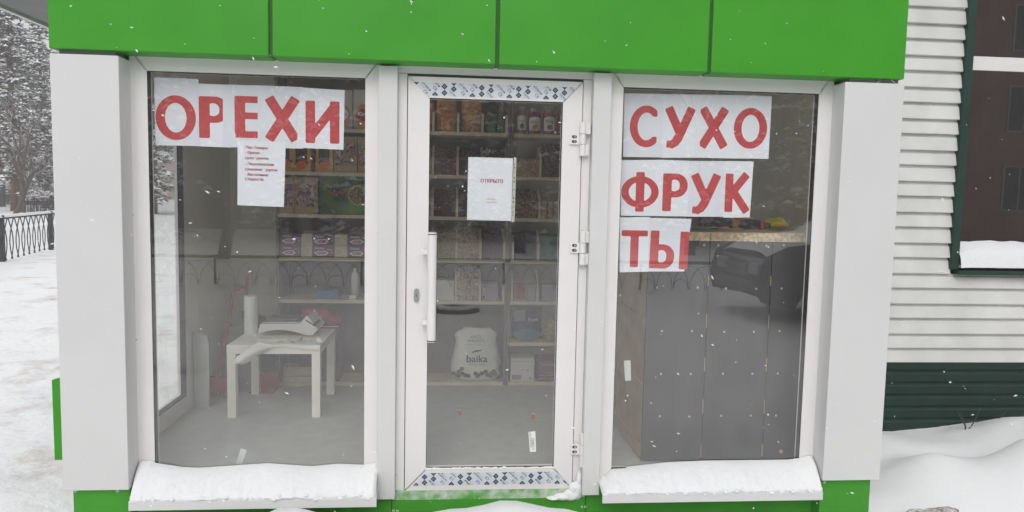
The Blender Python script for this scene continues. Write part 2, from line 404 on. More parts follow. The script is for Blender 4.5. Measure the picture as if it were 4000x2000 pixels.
# ------------------------------------------------------------------ ground
def n2(x, y, s, seed=0.0): return noise.noise(Vector((x*s+seed, y*s-seed, seed*0.37)))
RIDGE_X = [-1.7, -1.15, -1.03, -.95, -.88, -.80, -.72, -.64, -.57, -.50, -.43, -.33, -.2, -.116, -.019, .05, .108, .2, .257, .34, .444, .617, .8, 1.6, 2.2]
RIDGE_Z = [-.16, -.10, -.02, .0, -.02, -.01, .034, .026, -.01, -.02, .005, -.04, -.04, -.014, .012, .006, .018, .036, .050, .036, .010, -.024, -.10, -.14, -.18]
def H(x, y):
    z = -0.2
    r = math.hypot(x, y)
    z += 0.020*n2(x, y, 0.9, 3.1)+0.25*min(1, r/60)*n2(x, y, 0.05, 8)
    if r < 26:
        f = max(0, 1-r/26)
        tr = 1.0 if x < -1.7 else 0.22
        z += f*tr*(0.030*n2(x, y, 2.6, 1.7)+0.020*n2(x, y, 6.0, 5.2)+0.010*abs(n2(x, y, 13.0, 2.2)))
    rz = float(np.interp(x, RIDGE_X, RIDGE_Z))
    if -1.9 < x < 2.4:
        g = math.exp(-((y+0.2)/(0.10 if y > -0.2 else 0.45))**2)
        rr = rz+0.010*n2(x, y, 14, 9)+.005*n2(x, y, 40, 2)
        z = z*(1-g)+rr*g if rr > z else z
        if y > -0.02: z = min(z, -0.06)
    def heap(cx, cy_, hx, sx, sy): return hx*math.exp(-((x-cx)/sx)**2-((y-cy_)/sy)**2)
    if x > 1.9:
        z += heap(3.80, 0.95, 0.17, 0.42, 0.36)+heap(3.22, 0.12, 0.40, 0.34, 0.34)+heap(4.2, 0.45, 0.38, 0.55, 0.42)+heap(2.75, .45, .16, .25, .3)+heap(2.75, 1.1, 0.06, .35, .4)+.05*n2(x, y, 2.1, 6)+.018*n2(x, y, 5.5, 1)
    return z
def axis(lo, hi, step, a, b):
    c = list(np.arange(a, b+1e-6, step)); q = [b]; s = step
    while q[-1] < hi: s *= 1.22; q.append(q[-1]+s)
    p = [a]; s = step
    while p[-1] > lo: s *= 1.22; p.append(p[-1]-s)
    return np.array(sorted(set(p[1:]+c+q[1:])))
gx = axis(-420, 420, 0.075, -9, 4.8); gy = axis(-160, 700, 0.075, -1.2, 12)
gb = MB()
for x in gx:
    for y in gy: gb.v.append((x, y, H(x, y)))
ny_ = len(gy)
for i in range(len(gx)-1):
    for j in range(ny_-1): gb.f.append((i*ny_+j, (i+1)*ny_+j, (i+1)*ny_+j+1, i*ny_+j+1)); gb.m.append(0)
tag(gb.build('snow_ground', [GROUND], smooth=True, origin=(0, 0, 0)), kind='structure')

# ------------------------------------------------------------------ the kiosk
K = thing('shop_kiosk', 'small white shop kiosk with bright green fascia and glazed front', 'kiosk', (0.19, 1.0, -0.2))
XL, XR = -1.43, 1.80                             # inner faces of the corner pillars
FY = -0.115
# fascia cassettes
js = [-1.705, -0.796, 0.182, 1.146, 2.078]
for i in range(4):
    a, b = js[i]+(0.008 if i else 0), js[i+1]-(0.008 if i < 3 else 0)
    q = MB().box(a, b, FY, 0.03, 1.987, 2.72)
    q.build('fascia_panel', 'green_metal', K, bev=0.004)
MB().box(-1.70, 2.073, FY+0.022, 0.028, 1.992, 2.7).build('fascia_backing', 'green_dark_joint', K)
for i in (1, 2, 3): MB().box(js[i]-0.0075, js[i]+0.0075, FY+0.010, FY+0.0215, 1.983, 2.5).build('joint_strip', 'green_dark_joint', K)
for a, b in ((-1.703, -1.66), (2.03, 2.076)): MB().box(a, b, 0.032, 2.1, 1.985, 2.72).build('side_fascia', 'green_metal', K, bev=0.003)
fm = M('green_metal').node_tree; nb_ = fm.nodes.new('ShaderNodeTexNoise'); nb_.inputs['Scale'].default_value = 2.6; nb_.inputs['Detail'].default_value = 1
tcb = fm.nodes.new('ShaderNodeTexCoord'); fm.links.new(tcb.outputs['Object'], nb_.inputs['Vector']); bb_ = fm.nodes.new('ShaderNodeBump'); bb_.inputs['Strength'].default_value = .35; bb_.inputs['Distance'].default_value = .03
fm.links.new(nb_.outputs['Fac'], bb_.inputs['Height']); fm.links.new(bb_.outputs[0], fm.nodes['Principled BSDF'].inputs['Normal'])
# corner pillars: a front face and an inner return, the slit above them backed by the wall
def pillar(x0, x1):
    MB().box(x0, x1, -0.105, 0.05, 0.064, 1.968).build('corner_pillar', 'white_panel', K, bev=0.003)
    MB().box(x0+0.03, x1-0.02, -0.085, 0.048, 1.9, 1.99).build('pillar_core', 'grey_soffit', K)
pillar(-1.709, XL); pillar(XR, 2.089)
# base cladding with its sheet joints
bxs = [-1.66, -0.275, 0.66, 2.055]
for i in range(3): MB().box(bxs[i]+0.0015, bxs[i+1]-0.0015, -0.006, 0.05, -0.5, 0.022 if i != 1 else -0.046).build('base_panel', 'green_base', K, bev=0.0015)
for a, b in ((-1.68, XL-0.005), (XR+0.005, 2.06)): MB().box(a, b, -0.08, 0.0, -0.5, 0.06).build('base_corner', 'green_base', K, bev=0.002)
# worn threshold strip
thr = mat('worn_threshold', (0.085, 0.34, 0.05), 0.6, col2=(0.60, 0.64, 0.58), vscale=16, detail=9)
MB().box(-0.272, 0.657, -0.004, 0.06, -0.045, 0.002).build('threshold', 'worn_threshold', K)
for x, z in ((-1.585, 0.03), (-1.475, 0.03)): pass
def screws(name, pts, y, r, m, parent):
    for x, z in pts:
        MB().lathe([(0, .002), (r, .002), (r, 0), (0, 0)], (0, 0, 0), 10)
        q = MB()
        for rr, yy in ((0.0005, -0.0022), (r*.45, -0.0022), (r*.5, -0.0012), (r, -0.0010), (r, 0)):
            for k in range(10): q.v.append((x+rr*math.cos(k*math.pi/5), y+yy, z+rr*math.sin(k*math.pi/5)))
        for a in range(4):
            for k in range(10): q.f.append((a*10+k, a*10+(k+1) % 10, (a+1)*10+(k+1) % 10, (a+1)*10+k)); q.m.append(1 if a == 0 else 0)
        q.build(name, [m, 'black_rubber'], parent)
p1 = [P(x, y, -0.08) for x, y in ((294, 1919), (459, 1918), (3221, 1884))]
screws('screw', [(p[0], p[2]) for p in p1], -0.0805, 0.006, 'screw', K)
p1 = [P(x, y, -0.006) for x, y in ((1537, 1994), (1552, 1996), (2273, 1980), (2286, 1980), (3208, 1957))]
screws('screw', [(p[0], p[2]) for p in p1], -0.0065, 0.006, 'screw', K)
# window frames
def frame(x0, x1, z0, z1, a0, a1, c0, c1, name, y0=0.0, y1=0.05, parent=K, m='white_plastic'):
    """four mitred bars round the opening (a0..a1, c0..c1)"""
    q = MB(); g = 0.0005
    def bar(p): q.prism(p, y0, y1)
    bar([(x0, z1), (x1, z1), (a1+g, c1), (a0-g, c1)][::-1]); bar([(x0, z0), (x1, z0), (a1+g, c0), (a0-g, c0)])
    bar([(x0, z0+g), (a0, c0+g), (a0, c1-g), (x0, z1-g)]); bar([(x1, z0+g), (x1, z1-g), (a1, c1-g), (a1, c0+g)])
    return q.build(name, m, parent, bev=0.0018)
def glazing(w, a0, a1, c0, c1, y=0.004, gname='pane'):
    t = 0.003; d = 0.034
    q = MB()
    q.box(a0-.001, a0+t, y+.002, y+d, c0, c1).box(a1-t, a1+.001, y+.002, y+d, c0, c1).box(a0+t, a1-t, y+.002, y+d, c1-t, c1+.001).box(a0+t, a1-t, y+.002, y+d, c0-.001, c0+t)
    q.build('gasket', 'black_rubber', w)
    MB().add([(a0, y, c0), (a1, y, c0), (a1, y, c1), (a0, y, c1)], [(0, 1, 2, 3)]).build(gname, [GLASS], w)
OL = (-1.36, -0.405, 0.088, 1.928); OR_ = (0.780, 1.733, 0.085, 1.928)
wl = frame(XL, -0.335, 0.0, 2.02, *OL, 'window'); glazing(wl, *OL); wl['label'] = 'left shop window under the big red word'
wr = frame(0.712, XR, 0.0, 2.02, *OR_, 'window'); glazing(wr, *OR_); wr['label'] = 'right shop window with three rows of red letters'
for x in (-1.355, -0.355): pass
screws('frame_screw', [(P(x, y, 0)[0], P(x, y, 0)[2]) for x, y in ((506, 360), (519, 840), (532, 1327), (3252, 421), (3216, 1090), (3184, 1757), (1545, 1855))], -.0002, .003, 'dark_steel', K)
# posts between windows and door
MB().box(-0.343, -0.259, -0.040, 0.0, -0.026, 1.978).build('post', 'white_panel', K, bev=0.003)
MB().box(0.633, 0.716, -0.046, 0.0, -0.018, 1.980).build('post', 'white_panel', K, bev=0.003)
MB().box(-0.3, 0.7, 0.001, 0.05, 1.956, 2.02).box(-0.259, -0.2185, 0.0012, 0.05, -0.043, 1.954).box(0.5925, 0.633, 0.0012, 0.05, -0.04, 1.954).build('door_frame', 'white_plastic', K, bev=0.0012)
MB().box(-0.217, 0.591, 0.03, 0.06, 0.0, 1.955).build('door_rebate', 'grey_soffit', K) if False else None
# dark weatherstrip seen in the gap round the leaf
MB().box(-0.2185, -0.212, 0.02, 0.05, 0.0, 1.955).box(0.586, 0.5925, 0.02, 0.05, 0.0, 1.955).box(-0.212, 0.586, 0.018, 0.05, 1.939, 1.956).build('door_seal', 'dark_steel', K)
# the door leaf
OD = (-0.118, 0.499, 0.100, 1.849)
D = frame(-0.2125, 0.5865, 0.003, 1.9395, *OD, 'door', y0=-0.006, y1=0.05); glazing(D, *OD, y=-0.003)
# handle
hx0 = P(1687, 1100, -0.075)[0]; hz1 = P(1687, 908, -0.075)[2]; hz0 = P(1687, 1336, -0.075)[2]
q = MB().lathe([(0.0, 0), (0.0195, 0), (0.0205, 0.004), (0.0205, hz1-hz0-0.004), (0.018, hz1-hz0), (0, hz1-hz0)], (hx0, -0.075, hz0), 24)
for z in (hz0+0.09, hz1-0.09): q.box(hx0-0.045, hx0+0.005, -0.072, -0.058, z-0.012, z+0.012).box(hx0-0.045, hx0-0.031, -0.060, -0.006, z-0.012, z+0.012)
q.build('handle', 'white_plastic', D, smooth=False, bev=0.001)
for z in (hz1-0.008, hz0+0.006): MB().lathe([(0.0206, -.0025), (0.0208, 0.0), (0.0206, .0025)], (hx0, -0.075, z), 24).build('handle_ring', 'dark_steel', D)
# lock
lx, _, lz = P(1627, 1154, -0.008)
q = MB()
def stadium(w, h, n=10): return [(w*math.cos(a), h-w+w*math.sin(a)) for a in np.linspace(0, math.pi, n)]+[(w*math.cos(a), -h+w+w*math.sin(a)) for a in np.linspace(math.pi, 2*math.pi, n)]
q.prism([(lx+a, lz+b) for a, b in stadium(0.0115, 0.032)], -0.012, -0.006).prism([(lx+a*.8, lz+b) for a, b in stadium(0.008, 0.014)], -0.0145, -0.0118, 1).box(lx-.0012, lx+.0012, -0.0152, -0.0143, lz-.006, lz+.008, 2)
q.build('lock', ['grey_metal', 'grey_metal', 'black_rubber'], D)
# hinges
for hy in (529, 955, 1745):
    t = P(2249, hy-50, -0.03); b = P(2249, hy+82, -0.03)
    xx = P(2275, hy, -0.03)[0]; 
    zt = P(2275, hy-52, -.03)[2]; z1 = P(2275, hy-6, -.03)[2]; z2 = P(2275, hy+35, -.03)[2]; zb = P(2275, hy+80, -.03)[2]
    q = MB(); xx += 0.003
    for a, c in ((zb, z2-.0008), (z2+.0008, z1-.0008), (z1+.0008, zt)): q.lathe([(0, 0), (.0135, 0), (.0145, .001), (.0145, c-a-.001), (.0135, c-a), (0, c-a)], (xx, -0.022, a), 16)
    q.box(xx-0.058, xx-.010, -0.016, -0.006, z2, z1).box(xx+.008, xx+0.036, -0.024, 0.001, z1+.001, zt-.002).box(xx+.008, xx+0.030, -0.024, 0.001, zb+.002, z2-.001)
    h = q.build('hinge', 'white_plastic', D, bev=0.0008)
    s2 = MB()
    for k in (0, 1):
        zc = z2+(z1-z2)*(0.27+0.46*k)
        s2.prism([(xx-0.038+b_*1.0, zc+a*1.0) for a, b_ in stadium(0.0068, 0.0115, 8)], -0.0166, -0.0150, 1).prism([(xx-0.036+.0055*math.cos(a), zc+.0055*math.sin(a)) for a in np.linspace(0, 2*math.pi, 11)[:-1]], -0.0178, -0.0165, 0)
    s2.build('hinge_screw', ['grey_metal', 'black_rubber'], h)
# protective film with print, top and bottom of the leaf
def film(quad, flip):
    (tl, tr, br, bl) = [(P(x, y, -0.0065)[0], P(x, y, -0.0065)[2]) for x, y in quad]
    MB().add([(p[0], -0.0068, p[1]) for p in (bl, br, tr, tl)], [(0, 1, 2, 3)]).build('protective_film', 'film', D)
    nav, gry = MB(), MB()
    z0 = (bl[1]+br[1])/2; z1 = (tl[1]+tr[1])/2; h = z1-z0; sgn = -1 if not flip else 1
    def inside(x, z, m=0.0):
        t = (z-z0)/h; l = bl[0]+(tl[0]-bl[0])*t; r = br[0]+(tr[0]-br[0])*t
        return l+m < x < r-m and z0+m*.8 < z < z1-m*.8
    def clip(poly):                              # cut a polygon to the trapezoid
        for (ax, az), (bx, bz) in (((bl[0], z0), (br[0], z0)), ((br[0], z0), (tr[0], z1)), ((tr[0], z1), (tl[0], z1)), ((tl[0], z1), (bl[0], z0))):
            out = []
            for i in range(len(poly)):
                p, n_ = poly[i], poly[(i+1) % len(poly)]
                sp = (bx-ax)*(p[1]-az)-(bz-az)*(p[0]-ax); sn = (bx-ax)*(n_[1]-az)-(bz-az)*(n_[0]-ax)
                if sp >= 0: out.append(p)
                if (sp >= 0) != (sn >= 0):
                    t = sp/(sp-sn); out.append((p[0]+t*(n_[0]-p[0]), p[1]+t*(n_[1]-p[1])))
            poly = out
            if len(poly) < 3: return []
        return poly
    def put(mb, poly, y):
        c = clip(poly)
        if len(c) >= 3: mb.add([(a, y, b) for a, b in c], [tuple(range(len(c)))])
    def put_text(mb, body, x, z, size, ang, y):
        vs, fs = text(body); ca, sa = math.cos(ang), math.sin(ang)
        w0, w1 = text_w(body)
        for f in fs:
            put(mb, [(x+((vs[i][0]-(w0+w1)/2)*ca-(vs[i][1]-.35)*sa)*size, z+((vs[i][0]-(w0+w1)/2)*sa+(vs[i][1]-.35)*ca)*size) for i in f], y)
    step = 0.0425; ang = -math.pi/4 if not flip else 3*math.pi/4
    xmin = min(bl[0], tl[0])
    for i in range(-1, 21):
        for j in range(0, 3):
            x = xmin+0.012+i*step; z = z0+0.004+j*step*0.66 + (0.010 if i % 2 else 0)
            kind = (i*1+j*3+(0 if flip else 2)) % 4
            r = 0.0140
            if kind in (0, 1):
                put(nav, [(x-r, z), (x, z-r), (x+r, z), (x, z+r)], -0.0074)
                put(gry, [(x-r*.5, z), (x, z-r*.5), (x+r*.5, z), (x, z+r*.5)], -0.0078)
                put(nav, [(x-r*.15, z), (x, z-r*.4), (x+r*.15, z), (x, z+r*.3)], -0.0082)
            elif kind == 2:
                put_text(nav, 'ТАТПРОФ', x, z, 0.0125, ang, -0.0074); put_text(nav, 'ТАТПРОФ', x+.0006, z, 0.0125, ang, -0.0076)
                put_text(gry, 'www.tatprof.ru', x-0.007*(-1 if flip else 1), z-0.007*(-1 if flip else 1), 0.0065, ang, -0.0074)
            else:
                put_text(nav, 'CE', x, z, 0.019, ang, -0.0074)
    nav.build('film_print', 'print_navy', D); gry.build('film_print', 'print_grey', D)
film([(1616, 321), (2257, 341), (2209, 389), (1668, 374)], False)
film([(1661, 1848), (2172, 1842), (2217, 1887), (1613, 1899)], True)
# window ledges
def sill(x0, x1):
    q = MB().prism_x([(0.0, 0.062), (-0.137, 0.022), (-0.139, -0.017), (-0.1355, -0.017), (-0.1335, 0.0185), (0.0, 0.058)], x0, x1)
    return q.build('window_ledge', 'white_panel', K, bev=0.0008)
sill(-1.418, -0.333); sill(0.712, 1.787)
for x in np.linspace(-1.30, -0.45, 5): pass
# inner shell of the kiosk
MB().box(-1.66, -1.62, 0.051, 2.04, -0.3, 0.095).box(-1.66, -1.62, 0.051, 2.04, 1.93, 2.5).box(-1.66, -1.62, 1.16, 2.04, 0.095, 1.93).build('wall', 'inner_wall', K)
MB().box(-1.66, 2.03, 2.0, 2.04, -0.3, 2.5).build('wall', 'inner_wall', K)
MB().box(1.99, 2.03, 0.051, 2.0, -0.3, 2.5).build('wall', 'inner_wall', K)
MB().box(-1.62, 1.99, 0.06, 2.0, -0.1, 0.05).build('floor', 'floor_grey', K)
MB().box(-1.62, 1.99, 0.03, 2.0, 2.42, 2.5).build('ceiling', 'ceiling_white', K)
MB().box(XL-.02, XR+.02, 0.03, 0.055, 2.02, 2.45).build('wall_header', 'inner_wall', K)
MB().box(-1.75, 2.13, -0.06, 2.15, 2.72, 2.8).build('roof', 'grey_soffit', K)
MB().box(-1.699, -1.668, 0.051, 2.08, -0.3, 0.06).box(2.032, 2.075, 0.051, 2.08, -0.3, 1.98).box(-1.699, -1.662, 1.2, 2.08, 0.06, 1.98).box(-1.70, 2.075, 2.042, 2.08, -0.3, 1.98).build('outer_wall', 'white_panel', K)
# side window (in the left wall)
fw = 0.07
q = MB(); sx0, sx1 = -1.665, -1.615
q.box(sx0, sx1, 0.052, 0.12, 0.096, 1.929).box(sx0, sx1, 1.09, 1.159, 0.096, 1.929).box(sx0, sx1, 0.12, 1.09, 0.096, 0.16).box(sx0, sx1, 0.12, 1.09, 1.86, 1.929)
sw = q.build('side_window', 'white_plastic', K, bev=0.002)
MB().box(-1.645, -1.613, 1.083, 1.0905, 0.16, 1.86).box(-1.645, -1.613, 0.12, 0.126, 0.16, 1.86).box(-1.645, -1.613, 0.126, 1.083, 0.155, 0.163).build('gasket', 'black_rubber', sw)
MB().add([(-1.64, 0.125, 0.163), (-1.64, 1.084, 0.163), (-1.64, 1.084, 1.86), (-1.64, 0.125, 1.86)], [(0, 1, 2, 3)]).build('pane', [GLASS], sw)
# folded green flashing fixed to the left wall, roof overhang on the left
g1 = P(202, 1485, 0.33); g2 = P(203, 1797, 0.33)
MB().prism([(g1[0], g1[2]), (g1[0]+0.002, g2[2]), (-1.69, g2[2]), (-1.69, g1[2]+0.03), (g1[0]+.05, g1[2]+0.012)], 0.33, 0.36).box(-1.9, -1.69, 0.36, 0.8, g2[2]+.01, g2[2]+.03).build('side_flashing', 'green_metal', K)
MB().prism([(-2.28, 2.315), (-1.71, 2.315), (-1.71, 2.40), (-2.28, 2.40)], 0.0, 3.0).build('roof_overhang', 'grey_soffit', K)
MB().box(-2.305, -2.28, 0.0, 3.0, 2.300, 2.44).build('overhang_edge', 'white_panel', K)

# snow on the ledges, and in the door corner
def ledge_snow(xa, xb, tops, label):
    xs = np.linspace(xa, xb, 90)
    tx = [P(px, py, -0.006)[0] for px, py in tops]; tz = [P(px, py, -0.006)[2] for px, py in tops]
    q = MB(); n = 14
    def fn(u, v):
        x = xa+(xb-xa)*u
        top = float(np.interp(x, tx, tz)); nz = n2(x, 0.3, 9, 4.0); n3 = n2(x, 1.7, 34, 1.0)
        e = max(0.0, 1-min(x-xa, xb-x)/0.02)
        front = -0.131-0.013*nz-0.009*n3+0.022*e**2
        if v < 0.2:
            t = v/0.2; y = front+0.006*(1-t)-0.006*math.sin(t*math.pi); z = 0.016+0.010*nz*(1-t)-0.006*n3*(1-t)+t*0.022
        else:
            t = (v-0.2)/0.8; y = front+(-0.003-front)*t; z = 0.036+(top-0.036)*(0.45*t+0.55*math.sin(t*math.pi/2))**0.85
            z += (0.010*n2(x, y, 11, 7)+0.007*abs(n2(x, y, 27, 2))+.003*n2(x, y, 60, 5))*(1-t)-.016*e**2*(1-.5*t)
        return x, y, z
    q.grid(fn, 190, 22)
    rs = random.Random(int(abs(xa)*100))
    for i in range(70):
        x = rs.uniform(xa+.01, xb-.01); s_ = rs.uniform(.003, .011); yy = -.131-rs.uniform(-.012, .008); zz = .020+rs.uniform(-.006, .02)
        q.grid(lambda u, v: (x+s_*1.4*math.cos(u*6.283)*math.sin(v*math.pi)*(1+.3*n2(u*5, v*5, 1, i)), yy+s_*.8*math.sin(u*6.283)*math.sin(v*math.pi), zz-s_*math.cos(v*math.pi)*(1+.3*n2(u*4, v*6, 1, i))), 8, 5)
    o = q.build('ledge_snow', [SNOW], smooth=True)
    return tag(o, label, 'snow', kind='stuff')
k7 = lambda x, y: (2300+x/1.288, 1000+y/1.288)
ledge_snow(-1.425, -0.338, [(590, 1800), (607, 1809), (713, 1825), (773, 1828), (1046, 1810), (1217, 1822), (1320, 1812), (1418, 1816), (1470, 1808)], 'thick snow lying along the ledge below the left window')
ledge_snow(0.716, 1.795, [(2360, 1860), (2392, 1832), (2440, 1830), (2455, 1823), (2610, 1806), (2750, 1800), (3000, 1797), (3076, 1796), (3123, 1790), (3190, 1772)], 'thick snow lying along the ledge below the right window')
q = MB()
for k, (cx, cz_, rx, rz_) in enumerate(((.615, -.005, .026, .050), (.585, -.028, .040, .030), (.545, -.036, .045, .018), (.622, .045, .014, .045), (.60, .005, .028, .028), (.50, -.042, .035, .010))):
    q.grid(lambda u, v: (min(cx+rx*math.cos(u*6.283)*math.sin(v*math.pi)*(1+.2*n2(u*6, v*5, 1, k)), .634), -.006-.030*(rx/.04)**.5*max(0, math.sin(u*6.283)*math.sin(v*math.pi))*(1+.2*n2(u*7, v*7, 1, k+4)), cz_-rz_*math.cos(v*math.pi)*(1+.12*n2(u*5, v*5, 1, k))), 22, 12)
tag(q.build('door_corner_snow', [SNOW], smooth=True), 'small drift of snow in the hinge corner of the door', 'snow', kind='stuff')
q = MB().grid(lambda u, v: (-0.117+.615*u, -0.0035-0.006*math.sin(v*math.pi), .100+(.011+.007*n2(u*22, 0, 1, 5)+.004*n2(u*70, 1, 1, 2))*v), 120, 4)
tag(q.build('frost_strip', [SNOW], smooth=True), 'crust of snow along the lower edge of the door glass', 'snow', kind='stuff')
px_, py_, pz_ = P(3463, 322, -0.10)
q = MB().grid(lambda u, v: (px_-0.055+0.11*u+0.004*n2(u, v, 9), -0.1045+0.045*v, 1.9675+0.042*(math.sin(u*math.pi)**2.2)*math.sin((0.25+v*.75)*math.pi)**.6*(1+.2*n2(u, v, 6))), 16, 8)
tag(q.build('pillar_snow', [SNOW], smooth=True), 'small clump of snow on top of the right corner pillar', 'snow', kind='stuff')

# ------------------------------------------------------------------ sheets of paper behind the glass
GY = 0.0425                                      # plane just inside the inner pane
def sheet(quad, layer, letter, lbox, label, T):
    """quad: visible corners (tl, tr, br, bl) in crop pixels; lbox: letter box; T maps crop pixels to photo pixels"""
    y = GY+0.0008*layer
    c = [P(*T(a, b), y) for a, b in quad]
    tl, tr, br, bl = c
    q = MB(); ph = random.random()*9
    def fn(u, v):
        p = (bl*(1-u)+br*u)*(1-v)+(tl*(1-u)+tr*u)*v
        return p[0], y, p[2]
    q.grid(fn, 2, 3)
    n_ = len(q.v)
    q.add([(p[0], p[1]+0.0002, p[2]) for p in q.v], [tuple(reversed(f)) for f in q.f])
    s = q.build('paper_sheet', 'paper' if len(label) % 3 else 'paper_shaded')
    tag(s, label, 'paper sheet', 'paper sheets with red letters taped inside the windows')
    if letter:
        a = P(*T(lbox[0], lbox[3]), y); b = P(*T(lbox[2], lbox[1]), y)
        g, w = glyph(letter)
        MB().flat(g, a[0], a[2], y-0.0003, (b[0]-a[0])/w, b[2]-a[2], ang=lbox[4] if len(lbox) > 4 else 0).build('printed_letter', 'print_red', s)
    return s
T2 = lambda x, y: (500+x/1.61, 200+y/1.61)
sheet([(163, 165), (441, 175), (447, 597), (173, 590)], 0, 'О', (176, 287, 425, 550), 'white sheet with a red round letter O beside a letter P cut off', T2)
sheet([(400, 202), (640, 211), (645, 606), (405, 596)], 3, 'Р', (449, 288, 635, 545), 'white sheet with a red letter P whose bowl is cut off by the next sheet', T2)
sheet([(596, 209), (880, 217), (882, 612), (598, 602)], 2, 'Е', (672, 286, 845, 543), 'white sheet with a red letter E of three bars', T2)
sheet([(815, 214), (1100, 226), (1102, 613), (816, 606)], 1, 'Х', (864, 296, 1078, 557), 'white sheet with a red letter X, right foot cut off by the next sheet', T2)
sheet([(1085, 228), (1363, 245), (1355, 620), (1061, 607)], 0, 'И', (1117, 317, 1330, 577), 'white sheet with a red letter like a reversed N', T2)
T7 = lambda x, y: (2300+x/1.288, 250+y/1.288)
sheet([(178, 147), (376, 150), (370, 470), (172, 467)], 0, 'С', (203, 215, 347, 413), 'white sheet with a red letter C in the upper left of the right window', T7)
sheet([(376, 152), (565, 153), (556, 471), (370, 472)], 1, 'У', (378, 222, 537, 417), 'white sheet with a red letter Y right after the letter C', T7)
sheet([(555, 153), (745, 156), (738, 476), (549, 471)], 2, 'Х', (551, 225, 705, 417), 'white sheet with a whole red letter X between a Y and an O', T7)
sheet([(735, 155), (921, 162), (904, 477), (724, 475)], 1, 'О', (725, 228, 902, 420), 'white sheet with a red round letter O after a letter X, last of its row', T7)
sheet([(163, 484), (372, 482), (366, 765), (160, 763)], 0, 'Ф', (160, 546, 355, 741), 'white sheet with a red letter of a ring crossed by an upright bar', T7)
sheet([(366, 482), (507, 487), (498, 767), (360, 765)], 1, 'Р', (368, 553, 500, 740), 'white sheet with a whole red letter P in the row below the letter C', T7)
sheet([(508, 488), (690, 489), (677, 769), (497, 768)], 2, 'У', (508, 557, 665, 748), 'white sheet with a red letter Y between a P and a K', T7)
sheet([(687, 488), (829, 490), (810, 772), (676, 773)], 1, 'К', (681, 554, 816, 744), 'white sheet with a red letter K', T7)
sheet([(155, 772), (308, 769), (297, 1045), (155, 1048)], 0, 'Т', (158, 838, 300, 1021), 'white sheet with a red letter T', T7)
sheet([(309, 774), (517, 779), (480, 1044), (297, 1044)], 0, 'Ы', (302, 840, 497, 1027, -0.02), 'white sheet with a red letter like bl, its right edge cut askew', T7)
# list of goods
sh = sheet([(690, 560), (992, 572), (980, 980), (688, 968)], -1, None, None, 'small white notice listing eco goods in dark red italics', T2)
q = MB(); y = GY-0.0008-0.0004
for ln, yy in (('Эко-Товары', 612), ('- Орехи -', 645), ('сухофрукты;', 678), ('- Экзотические', 716), ('сушеные фрукты', 749), ('- Восточные', 782), ('Сладости.', 811)):
    p = P(*T2(733, yy), y)
    for dx in (0, 0.0005, 0.001, .0015): q.flat(text(ln), p[0]+dx, p[2], y-0.0001*(dx*2000), 0.0176, shear=0.2, ang=-0.012)
q.build('printed_text', 'print_maroon', sh); sh['group'] = 'notices taped inside the glass'
# open sign in its punched sleeve
T6 = lambda x, y: (1820+x/4.6, 600+y/4.6)
sg = thing('open_sign', 'white open sign with one small red word in a punched plastic sleeve on the door', 'sign', P(*T6(440, 1190), GY))
def q4(pts, y, T): return [(P(*T(a, b), y)) for a, b in pts]
c = q4([(42, 60), (848, 82), (815, 1212), (18, 1190)], GY, T6)
MB().add(c, [(0, 1, 2, 3)]).build('sleeve', 'print_white', sg)
c = q4([(56, 76), (832, 96), (800, 1196), (32, 1176)], GY-.0004, T6)
MB().add(c, [(0, 1, 2, 3)]).build('paper', 'paper', sg)
c = q4([(862, 64), (910, 68), (872, 1232), (820, 1230)], GY-.0002, T6)
MB().add(c, [(0, 1, 2, 3)]).build('sleeve_edge', 'carton_white', sg)
q = MB()
for hx, hy, w, hgt in ((877, 190, 9, 9), (874, 245, 10, 18), (871, 338, 9, 9), (868, 432, 10, 18), (865, 507, 11, 18), (860, 650, 10, 11), (855, 795, 10, 18), (852, 870, 11, 18), (847, 958, 7, 9), (846, 1052, 10, 18), (844, 1104, 10, 10)):
    p = P(*T6(hx, hy), GY-.0006); s_ = 1/4.6/F*3.33
    q.add([(p[0]+w*s_*math.cos(a), p[1], p[2]+hgt*s_*math.sin(a)) for a in np.linspace(0, 2*math.pi, 11)[:-1]], [tuple(range(10))])
q.build('punch_holes', 'print_black', sg)['kind'] = 'stuff'
a = P(*T6(262, 518), GY-.0008); b = P(*T6(664, 452), GY-.0008)
w0, w1 = text_w('ОТКРЫТО'); k = (b[0]-a[0])/(w1-w0); hgt = P(*T6(460, 452), GY)[2]-P(*T6(460, 520), GY)[2]
q = MB()
for m_ in range(4): q.flat(text('ОТКРЫТО'), a[0]-w0*k+.0006*m_, a[2], GY-.0008-.0001*m_, k, hgt/.73, ang=-.012)
q.build('printed_word', 'print_maroon', sg)
q = MB()
for body, cx, cy_, sz in (('Абаринов', 455, 828, .0085), ('+79874230603', 452, 885, .0085)):
    w0, w1 = text_w(body); p = P(*T6(cx, cy_), GY); q.flat(text(body), p[0]-(w0+w1)/2*sz, p[2], GY-.0008, sz)
q.build('small_print', 'print_maroon', sg)

